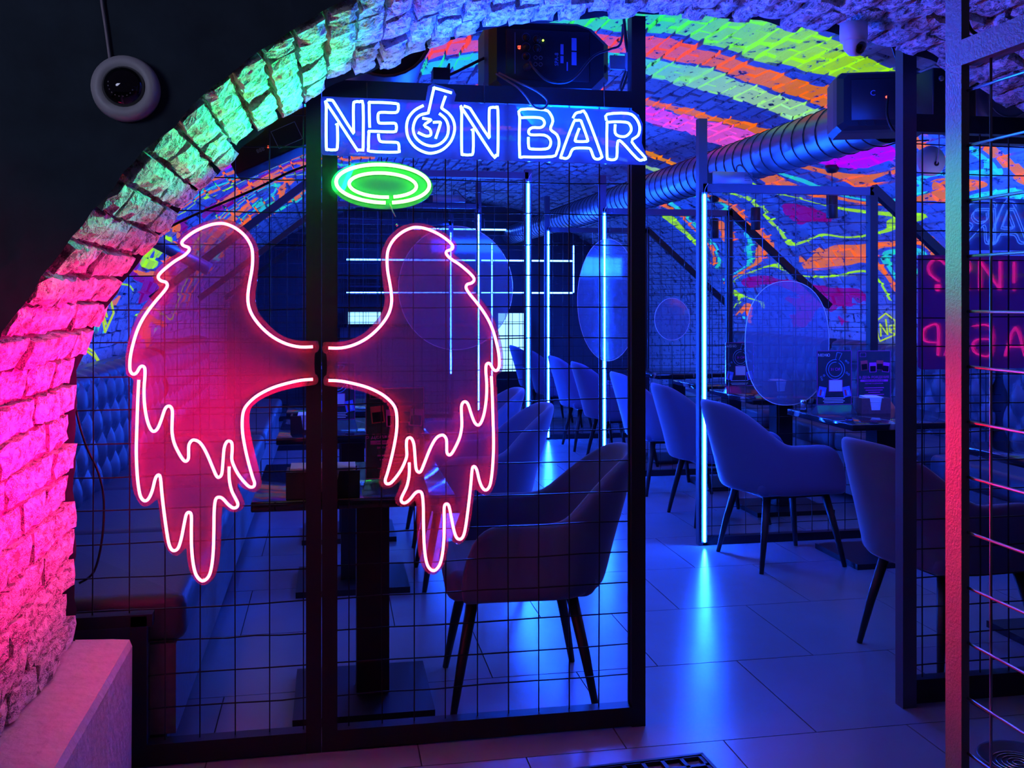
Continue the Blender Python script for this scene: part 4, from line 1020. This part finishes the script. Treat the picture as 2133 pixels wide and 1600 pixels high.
# ------------------------------------------------------------ loudspeakers
def speaker_back(label, c, w_, h, d, rz, detail):
    """lying cabinet; its back (panel side) faces -y"""
    t = thing('loudspeaker', label, 'loudspeaker', c, rz, 'black loudspeakers under the vault')
    vs = []; ol = [(-w_ / 2 + .02, -h / 2), (w_ / 2 - .05, -h / 2), (w_ / 2, -h / 2 + .05), (w_ / 2, h / 2 - .07), (w_ / 2 - .06, h / 2 - .015), (w_ / 2 - .11, h / 2), (-w_ / 2 + .02, h / 2), (-w_ / 2, h / 2 - .02), (-w_ / 2, -h / 2 + .02)]
    n_ = len(ol); sc = [(0.86, -d / 2), (.97, -d / 2 + .03), (1.0, -d / 2 + .08), (1.0, d / 2 - .02), (.96, d / 2)]
    for k, y in sc: vs += [(x * k, y, z * k) for x, z in ol]
    fs = [(i * n_ + j, i * n_ + (j + 1) % n_, (i + 1) * n_ + (j + 1) % n_, (i + 1) * n_ + j) for i in range(len(sc) - 1) for j in range(n_)] + [tuple(range(n_)), tuple((len(sc) - 1) * n_ + j for j in range(n_))]
    MB().add(vs, fs).part('cabinet', 'plastic_black', t, local=True)
    y = -d / 2; pn = MB().rbox((-w_ * .36, y - .004, -h * .34), (w_ * .31, y + .003, h * .34), .002, n=1).part('rear_panel', 'plastic_black', t, local=True)
    y -= .0045
    if detail:
        rows = [(-.20, .23), (-.20, .10), (-.20, -.03), (-.115, .21), (-.115, .085)]
        for ux, uz in rows:
            M = Matrix.Translation((ux * w_, y, uz * h)) @ FACE
            MB().lathe([(.011, 0), (.011, .004), (.0075, .005), (.007, .014), (0, .015)], 16, M).part('knob', 'plastic_black', pn, local=True)
            MB().tube([(ux * w_ + .0135 * math.cos(a * PI / 9), y - .0006, uz * h + .0135 * math.sin(a * PI / 9)) for a in range(-3, 13)], .0007, 4).part('dial_print', 'label_blue', pn, local=True)
        for ux, uz in ((-.125, -.04), (-.085, -.04), (-.125, -.13), (-.085, -.13)):
            MB().tube([(ux * w_ + .006 * math.cos(a * PI / 6), y - .001, uz * h + .006 * math.sin(a * PI / 6)) for a in range(12)], .0014, 4, closed=True).part('socket', 'psu_metal', pn, local=True)
        M = Matrix.Translation((-.195 * w_, y, -.18 * h)) @ FACE
        MB().lathe([(.013, 0), (.013, .012), (.009, .03), (.005, .04), (0, .041)], 14, M).part('plug', 'blue_grey_metal', pn, local=True)
        qbox(MB(), -.292 * w_, -.285 * w_, -.27 * h, .29 * h, y).part('panel_line', 'label_blue', pn, local=True)
        R90 = Matrix.Rotation(PI / 2, 4, 'Z')
        text_part('SPA-8', .018, Matrix.Translation((.045 * w_, y - .0005, -.05 * h)) @ FACE @ R90, 'label_blue', pn, local=True)
        for ux0, ux1, uz0, uz1 in ((.075, .10, .02, .16), (.075, .10, -.10, .0), (.125, .135, -.20, -.08), (.165, .205, .08, .25), (.165, .205, -.12, .06)):
            qbox(MB(), ux0 * w_, ux1 * w_, uz0 * h, uz1 * h, y).part('sticker', 'label_blue', pn, local=True)
        text_part('62', .013, Matrix.Translation((-.255 * w_, y - .0005, .09 * h)) @ FACE @ R90, 'dot_red', pn, local=True, name='display')
        MB().lathe([(.0035, 0), (.003, .002), (0, .003)], 10, Matrix.Translation((-.065 * w_, y, .20 * h)) @ FACE).part('power_light', 'dot_green', pn, local=True)
        MB().lathe([(.018, 0), (.018, .01), (.014, .013), (0, .013)], 16, Matrix.Translation((.43 * w_, -d / 2 + .02, -.14 * h)) @ FACE).part('bracket_knob', 'plastic_black', t, local=True)
    else:
        text_part('C', .03, Matrix.Translation((-.16 * w_, y - .0005, .1 * h)) @ FACE, 'label_blue', pn, local=True, name='print')
        MB().lathe([(.005, 0), (.004, .003), (0, .004)], 10, Matrix.Translation((-.03 * w_, y, .03 * h)) @ FACE).part('power_light', 'dot_red', pn, local=True)
        for k in range(3): MB().box((-.30 * w_ + k * .03, y + .001, -h * .42), (-.29 * w_ + k * .03, y + .012, -h * .36)).part('rib', 'plastic_black', t, local=True)
    return t
c = onY(1146, 118, 3.22); speaker_back('black loudspeaker with knobs and sockets on its back, above the big sign', (c.x, 3.33, 2.178), .425, .245, .24, .0, True)
a = onY(1268, 130, 3.25)
t = thing('speaker_bracket', 'grey steel bracket between the loudspeaker and the doorway bar', 'bracket', (.93, 3.2, 2.14))
MB().box((.905, 3.135, 2.125), (.99, 3.145, 2.17)).part('arm', 'psu_metal', t); MB().box((.955, 3.065, 2.118), (.99, 3.135, 2.176)).part('flange', 'psu_metal', t)
for z in (2.13, 2.165): MB().lathe([(.006, 0), (.006, .003), (0, .003)], 8, Matrix.Translation((.972, 3.064, z)) @ FACE).part('bolt', 'black_metal', t)
c = onY(1850, 212, 3.55); speaker_back('black loudspeaker with a red light under the vault at the upper right', (c.x + .02, 3.62, c.z), .40, .235, .26, -.35, False)
c = onY(1955, 200, 3.3); t = thing('amplifier_box', 'dark box with sockets between the two right posts', 'amplifier', (c.x, 3.30, c.z - .09))
MB().rbox((c.x - .075, 3.22, c.z - .09), (c.x + .10, 3.40, c.z + .085), .006, n=2).part('case', 'plastic_black', t)
for k in range(3): MB().lathe([(.010, 0), (.010, .006), (.006, .008), (0, .008)], 12, Matrix.Translation((c.x - .045 + .03 * k, 3.219, c.z + .045 - .02 * (k % 2))) @ FACE).part('socket', 'psu_metal', t)
# slanting black unit with red digits, left of the sign
c = onY(572, 292, 3.3); t = thing('amplifier_box', 'slanting black unit with red digits left of the big sign', 'amplifier', (c.x, 3.3, c.z))
M = Matrix.Translation((c.x, 3.3, c.z)) @ Matrix.Rotation(-.44, 4, 'Y')
MB().rbox((-.16, 0, -.052), (.14, .2, .062), .006, M, n=2).part('case', 'plastic_black', t)
frame_lines(MB(), .0, .085, -.032, .03, -.001, .0018).part('plate', 'label_blue', t).matrix_local = Matrix.Rotation(-.44, 4, 'Y') @ Matrix.Translation(Vector((c.x, 3.3, c.z)))
text_part('888', .018, Matrix.Translation((-.055, -.002, -.012)) @ FACE, 'label_blue', t, local=True, name='display').matrix_local = Matrix.Rotation(-.44, 4, 'Y')
MB().lathe([(.0035, 0), (.003, .002), (0, .003)], 10, M @ Matrix.Translation((-.028, -.0005, -.012)) @ FACE).part('power_light', 'dot_red', t)

# ------------------------------------------------------------ cameras and ceiling fittings
c = onY(265, 188, YF); t = thing('dome_camera', 'white round dome camera on the dark wall at the upper left', 'security camera', (c.x, YF, c.z))
M = Matrix.Translation((c.x, YF, c.z)) @ FACE
MB().lathe([(0, -.01), (.064, -.01), (.066, .012), (.062, .036), (.054, .040), (.043, .040), (.041, .036), (.0, .034)], 40, M).part('housing', 'plastic_white', t)
MB().lathe([(.042, .032), (.040, .040), (.034, .052), (.022, .061), (.010, .065), (0, .066)], 32, M).part('dome', 'lens_glass', t)
mb = MB()
for k in range(10):
    a = PI * (.95 + .1 * k); mb.lathe([(.0016, 0), (.0, .0012)], 6, M @ Matrix.Translation((.024 * math.cos(a), .024 * math.sin(a), .0595)))
mb.part('infrared_led', 'plastic_white', t)
a = onY(229, 127, YF - .012); b = onY(210, -30, YF - .012)
MB().tube(smooth_path([a, onY(220, 60, YF - .012), onY(211, 0, YF - .012), b], 5), .0028, 6).part('cable', 'cable_white', t)
c = onY(1778, 40, 2.72); zc = 2.172; t = thing('dome_camera', 'small white dome camera under the arch at the upper right', 'security camera', (c.x, 2.72, zc))
M = Matrix.Translation((c.x, 2.72, zc)) @ Matrix.Rotation(PI, 4, 'X')
MB().lathe([(0, -.02), (.040, -.02), (.041, .02), (.038, .034), (.0, .036)], 32, M).part('mount', 'plastic_white', t)
M2 = Matrix.Translation((c.x + .002, 2.72 - .004, zc - .045)) @ Matrix.Rotation(.25, 4, 'Z') @ Matrix.Rotation(math.radians(118), 4, 'X')
MB().lathe([(0, -.034), (.018, -.031), (.029, -.018), (.034, 0), (.029, .018), (.021, .027), (0, .027)], 28, M2).part('eyeball', 'plastic_white', t)
MB().lathe([(.019, .026), (.018, .0295), (.010, .031), (0, .0315)], 20, M2).part('lens', 'lens_glass', t)
c = onY(1940, 335, 3.28); t = thing('junction_box', 'white round box hanging on wires between the right posts', 'junction box', (c.x, 3.28, c.z))
M = Matrix.Translation((c.x, 3.28, c.z)) @ FACE
MB().lathe([(0, -.03), (.052, -.03), (.056, .0), (.05, .012), (0, .013)], 32, M).part('body', 'plastic_white', t)
MB().lathe([(.009, .012), (.009, .016), (.004, .016), (0, .010)], 14, M @ Matrix.Translation((.012, -.012, 0))).part('gland', 'plastic_black', t)
MB().tube(smooth_path([(c.x + .012, 3.265, c.z - .012), (c.x + .014, 3.255, c.z + .03), (c.x + .018, 3.26, c.z + .09), (c.x + .03, 3.27, c.z + .13)], 5), .003, 6).part('cable', 'cable_white', t)
# led driver boxes on the dividers
for lab, px, py, Y, w_ in (('grey power supply box on top of the nearest right mesh divider', 1522, 357, 5.18, .235), ('dark power supply box on top of the far left mesh divider', 935, 405, 8.98, .30)):
    c = onY(px, py, Y); zb = 2.001 if Y < 6 else 2.242; t = thing('power_supply', lab, 'power supply', (c.x, Y, zb))
    MB().rbox((c.x - w_ / 2, Y - .03, zb), (c.x + w_ / 2, Y + .03, zb + .068), .003, n=1).part('case', 'psu_metal', t)
    mb = MB()
    for i in range(4):
        for j in range(4): mb.box((c.x + w_ * .30 + .009 * j, Y - .0306, zb + .018 + .010 * i), (c.x + w_ * .30 + .009 * j + .005, Y - .0300, zb + .022 + .010 * i))
    mb.part('vent', 'plastic_black', t)
    MB().box((c.x - w_ / 2 - .03, Y - .02, zb + .002), (c.x - w_ / 2, Y + .02, zb + .06)).part('terminal', 'plastic_black', t)
    MB().tube(smooth_path([(c.x + w_ * .15, Y, zb + .068), (c.x + w_ * .15, Y - .005, zb + .10), (c.x + w_ * .26, Y - .01, zb + .105), (c.x + w_ * .42, Y - .03, zb + .05), (c.x + w_ * .62, Y - .03, zb + .01)], 5), .005, 6).part('cable', 'cable_blue', t)
# pendant spots
def vz(x): return VZ + VR * math.sqrt(max(0, 1 - ((x - VC) / VW) ** 2))
for lab, px, py in (('black cylinder pendant lamp nearest, over the menu table booth', 1733, 455), ('black cylinder pendant lamp in the middle of the right booths', 1574, 479), ('farthest small black cylinder pendant lamp on the right', 1488, 497)):
    p = onX(px, py, 3.2); t = thing('pendant_lamp', lab, 'lamp', (p.x, p.y, p.z), 0, 'black pendant lamps of the right booths')
    M = Matrix.Translation(p)
    MB().lathe([(.034, 0), (.036, .002), (.036, .165), (.030, .172), (0, .172)], 24, M).part('shade', 'plastic_black', t)
    MB().lathe([(0, .004), (.033, .004), (.033, .008), (0, .008)], 24, M).part('bulb', 'lamp_warm', t)
    MB().tube([(p.x, p.y, p.z + .17), (p.x, p.y, vz(p.x) - .01)], .003, 6).part('cord', 'cable_blue', t)
    MB().lathe([(0, -.06), (.03, -.055), (.045, -.03), (.045, -.008), (0, -.005)], 20, Matrix.Translation((p.x, p.y, vz(p.x)))).part('canopy', 'plastic_black', t)

# ------------------------------------------------------------ cables
def cable(label, pts, r=.004, mat='rubber_black', grp='loose cables under the vault'):
    MB().tube(smooth_path(pts, 6), r, 6).top('cable', mat, label, 'cable', grp)
cable('cable looping from the loudspeaker plug over the big sign', [onY(1104, 128, 3.20), onY(1112, 142, 3.12), onY(1140, 168, 3.10), onY(1175, 172, 3.10), onY(1200, 158, 3.10), onY(1235, 118, 3.13), onY(1270, 103, 3.16), onY(1292, 92, 3.16), onY(1298, 50, 3.14)], .0042, 'cable_blue')
cable('cable tied in a long loop hanging in front of the big sign', [onY(1034, 154, 3.14), onY(1075, 180, 3.0), onY(1095, 200, 2.965), onY(1112, 222, 2.96), onY(1132, 226, 2.96), onY(1140, 210, 2.96), onY(1118, 190, 2.97), onY(1080, 172, 3.0), onY(1040, 152, 3.14)], .0036, 'cable_blue')
cable('pair of cables hanging beside the doorway bar', [onY(1299, 40, 3.14), onY(1303, 90, 3.13), onY(1310, 125, 3.13), onY(1308, 150, 3.13), onY(1296, 186, 3.13), onY(1292, 180, 3.13), onY(1305, 140, 3.13), onY(1306, 100, 3.13), onY(1300, 35, 3.15)], .004, 'cable_blue')
cable('red lit cable hanging along the left sofa below the arch', [onY(151, 800, 3.06), onY(162, 870, 3.06), onY(180, 930, 3.06), onY(205, 985, 3.06), onY(216, 1040, 3.06), onY(213, 1120, 3.06), onY(196, 1190, 3.06), onY(165, 1215, 3.06)], .0035)
cable('thin cable from the round duct down to the left over the mural', [onY(640, 345, 3.4), onY(600, 360, 3.4), onY(540, 390, 3.4), onY(470, 420, 3.4), onY(400, 450, 3.4), onY(340, 480, 3.4)], .0042)
cable('cable from the small dome camera to the right post', [onY(1800, 58, 2.8), onY(1840, 78, 2.85), onY(1885, 103, 2.9), onY(1935, 118, 2.95), onY(1975, 122, 3.0)], .0045)
cable('cable running down to the right loudspeaker', [onY(1852, 70, 2.95), onY(1860, 100, 3.05), onY(1878, 150, 3.15), onY(1890, 172, 3.2)], .0045)
cable('drooping loop under the right loudspeaker', [onY(1850, 200, 3.32), onY(1848, 240, 3.30), onY(1862, 272, 3.28), onY(1890, 278, 3.26), onY(1905, 250, 3.25), onY(1895, 222, 3.28), onY(1882, 215, 3.32)], .005)
cable('thin drooping wires under the duct at the right', [onY(1781, 278, 3.9), onY(1810, 300, 3.9), onY(1840, 305, 3.9), onY(1875, 296, 3.9), onY(1935, 292, 3.9)], .003)
cable('bundle of wires under the big round air unit', [onY(2012, 242, 3.5), onY(2040, 258, 3.5), onY(2075, 266, 3.5), onY(2110, 258, 3.5), onY(2133, 250, 3.5)], .006)
cable('black cable along the near post and its beam', [onY(2012, 0, 1.66), onY(2014, 40, 1.66), onY(2022, 62, 1.66), onY(2035, 72, 1.66)], .004)
cable('black cable crossing behind the sign from duct to loudspeaker', [onY(905, 170, 3.3), onY(950, 150, 3.3), onY(1000, 125, 3.3), onY(1030, 110, 3.3)], .005)
c = onY(918, 160, 3.3)
MB().box((c.x - .03, 3.25, c.z - .02), (c.x + .02, 3.32, c.z + .02)).box((c.x + .02, 3.25, c.z - .02), (c.x + .026, 3.32, c.z + .035)).top('cable_clamp', 'black_metal', 'small black clamp between the round duct and the loudspeaker', 'clamp')

# ------------------------------------------------------------ paint marks on the walls
def graffiti(Xw, px0, py0, strokes, sgn):
    mb = MB()
    for st in strokes:
        mb.tube([onX(px0 + x, py0 + y, Xw) for x, y in st], .0065, 5)
    mb.part('paint_mark', 'paint_yellow', ce, 'acid yellow hexagon sign painted on the wall')
graffiti(4.03, 1825, 653, [[(0, 16), (20, 0), (40, 15), (41, 44), (8, 58), (4, 48), (0, 16)], [(10, 48), (8, 22), (24, 44), (20, 12)], [(28, 36), (38, 32), (36, 24), (28, 26), (28, 38), (38, 42)]], 1)
graffiti(-1.22, 205, 622, [[(26, 4), (32, 30), (14, 70), (8, 38)], [(10, 12), (18, 38)], [(12, 40), (16, 54)]], -1)
graffiti(-1.22, 178, 722, [[(0, 0), (16, 10), (30, 34)], [(4, 10), (20, 22), (30, 36)]], -1)

# ------------------------------------------------------------ the bar at the far end
def led_h(x0, x1, y, z, label):
    t = thing('led_strip', label, 'led light', ((x0 + x1) / 2, y, z), 0, 'horizontal strips over the far bar')
    MB().box((x0, y, z - .014), (x1, y + .012, z + .014)).part('channel', 'blue_grey_metal', t)
    MB().rbox((x0 + .004, y - .011, z - .009), (x1 - .004, y - .0005, z + .009), .004, n=1).part('tube', 'led_far', t)
led_h(.18, 3.05, 12.3, 1.84, 'upper long horizontal light strip across the far bar')
led_h(.18, 3.05, 12.3, 1.43, 'lower long horizontal light strip across the far bar')
led_h(1.0, 2.3, 12.3, 2.23, 'short horizontal light strip highest above the far bar')
led_v(3.06, 12.3, 1.43, 2.05, 'short vertical light strip at the right end of the far bar', 'led_far', .016)
led_v(1.95, 12.0, .0, 2.05, 'vertical light strip before the lit fridge at the far bar', 'led_far', .016)
t = thing('lit_fridge', 'bright lit glass fridge at the far bar', 'fridge', (2.27, 12.5, 0))
MB().box((2.05, 12.36, 0), (2.50, 12.80, 1.25)).part('cabinet', 'black_metal', t)
MB().box((2.09, 12.352, .43), (2.46, 12.36, 1.17)).part('lit_window', 'screen_glow', t)
mb = MB()
for k in range(4): mb.box((2.09, 12.346, .58 + .15 * k), (2.46, 12.352, .59 + .15 * k))
for k in range(3): mb.box((2.18 + .09 * k, 12.346, .43), (2.186 + .09 * k, 12.352, 1.17))
mb.part('rack', 'black_metal', t)
t = thing('lit_fridge', 'smaller lit glass cabinet at the left of the far bar', 'fridge', (.38, 12.5, 0))
MB().box((.16, 12.36, 0), (.66, 12.80, 1.25)).part('cabinet', 'black_metal', t); MB().box((.20, 12.352, .75), (.62, 12.36, 1.19)).part('lit_window', 'screen_glow', t)
mb = MB()
for k in range(2): mb.box((.20, 12.346, .88 + .15 * k), (.62, 12.352, .89 + .15 * k))
mb.part('rack', 'black_metal', t)
t = thing('bar_counter', 'dark bar counter at the far end of the hall', 'counter', (1.3, 12.0, 0))
MB().box((.1, 11.75, 0), (1.85, 12.2, 1.02)).part('front', 'wall_dark', t); MB().box((.05, 11.68, 1.02), (1.9, 12.25, 1.06)).part('top', 'marble_black', t)
t = thing('bar_shelf', 'wall shelf of the far bar between the light strips', 'shelf', (1.6, 12.5, 1.5))
for z in (1.50, 1.64): MB().box((.2, 12.5, z), (2.0, 12.8, z + .02)).part('board', 'blue_grey_metal', t)

# ------------------------------------------------------------ on the floor in front
c = onZ(2122, 1580, .02); t = thing('floor_ring', 'round metal dish with concentric rings on the floor at the lower right', 'dish', (c.x, c.y, 0))
MB().lathe([(0, .004), (.085, .004), (.105, .022), (.112, .024), (.112, .018), (.09, 0), (0, 0)], 40, Matrix.Translation((c.x, c.y, 0))).part('dish', 'blue_grey_metal', t)
for r_ in (.015, .030, .045, .060, .073):
    MB().tube([(c.x + r_ * math.cos(a * PI / 20), c.y + r_ * math.sin(a * PI / 20), .0065) for a in range(40)], .0025, 6, closed=True).part('ring', 'chrome', t)
c = onZ(1305, 1600, 0); t = thing('rubber_mat', 'corner of a black rubber grid mat at the bottom edge', 'mat', (c.x, c.y - .2, 0), .06)
mb = MB()
for i in range(9): mb.box((-.24 + .06 * i - .006, -.2, 0), (-.24 + .06 * i + .006, .2, .012))
for j in range(8): mb.box((-.246, -.2 + .057 * j - .006, 0), (.246, -.2 + .057 * j + .006, .012))
mb.part('grid', 'rubber_black', t, local=True)
MB().box((-.256, -.21, 0), (-.246, .205, .014)).box((.246, -.21, 0), (.256, .205, .014)).box((-.256, .2, 0), (.256, .21, .014)).part('edge', 'rubber_black', t, local=True)
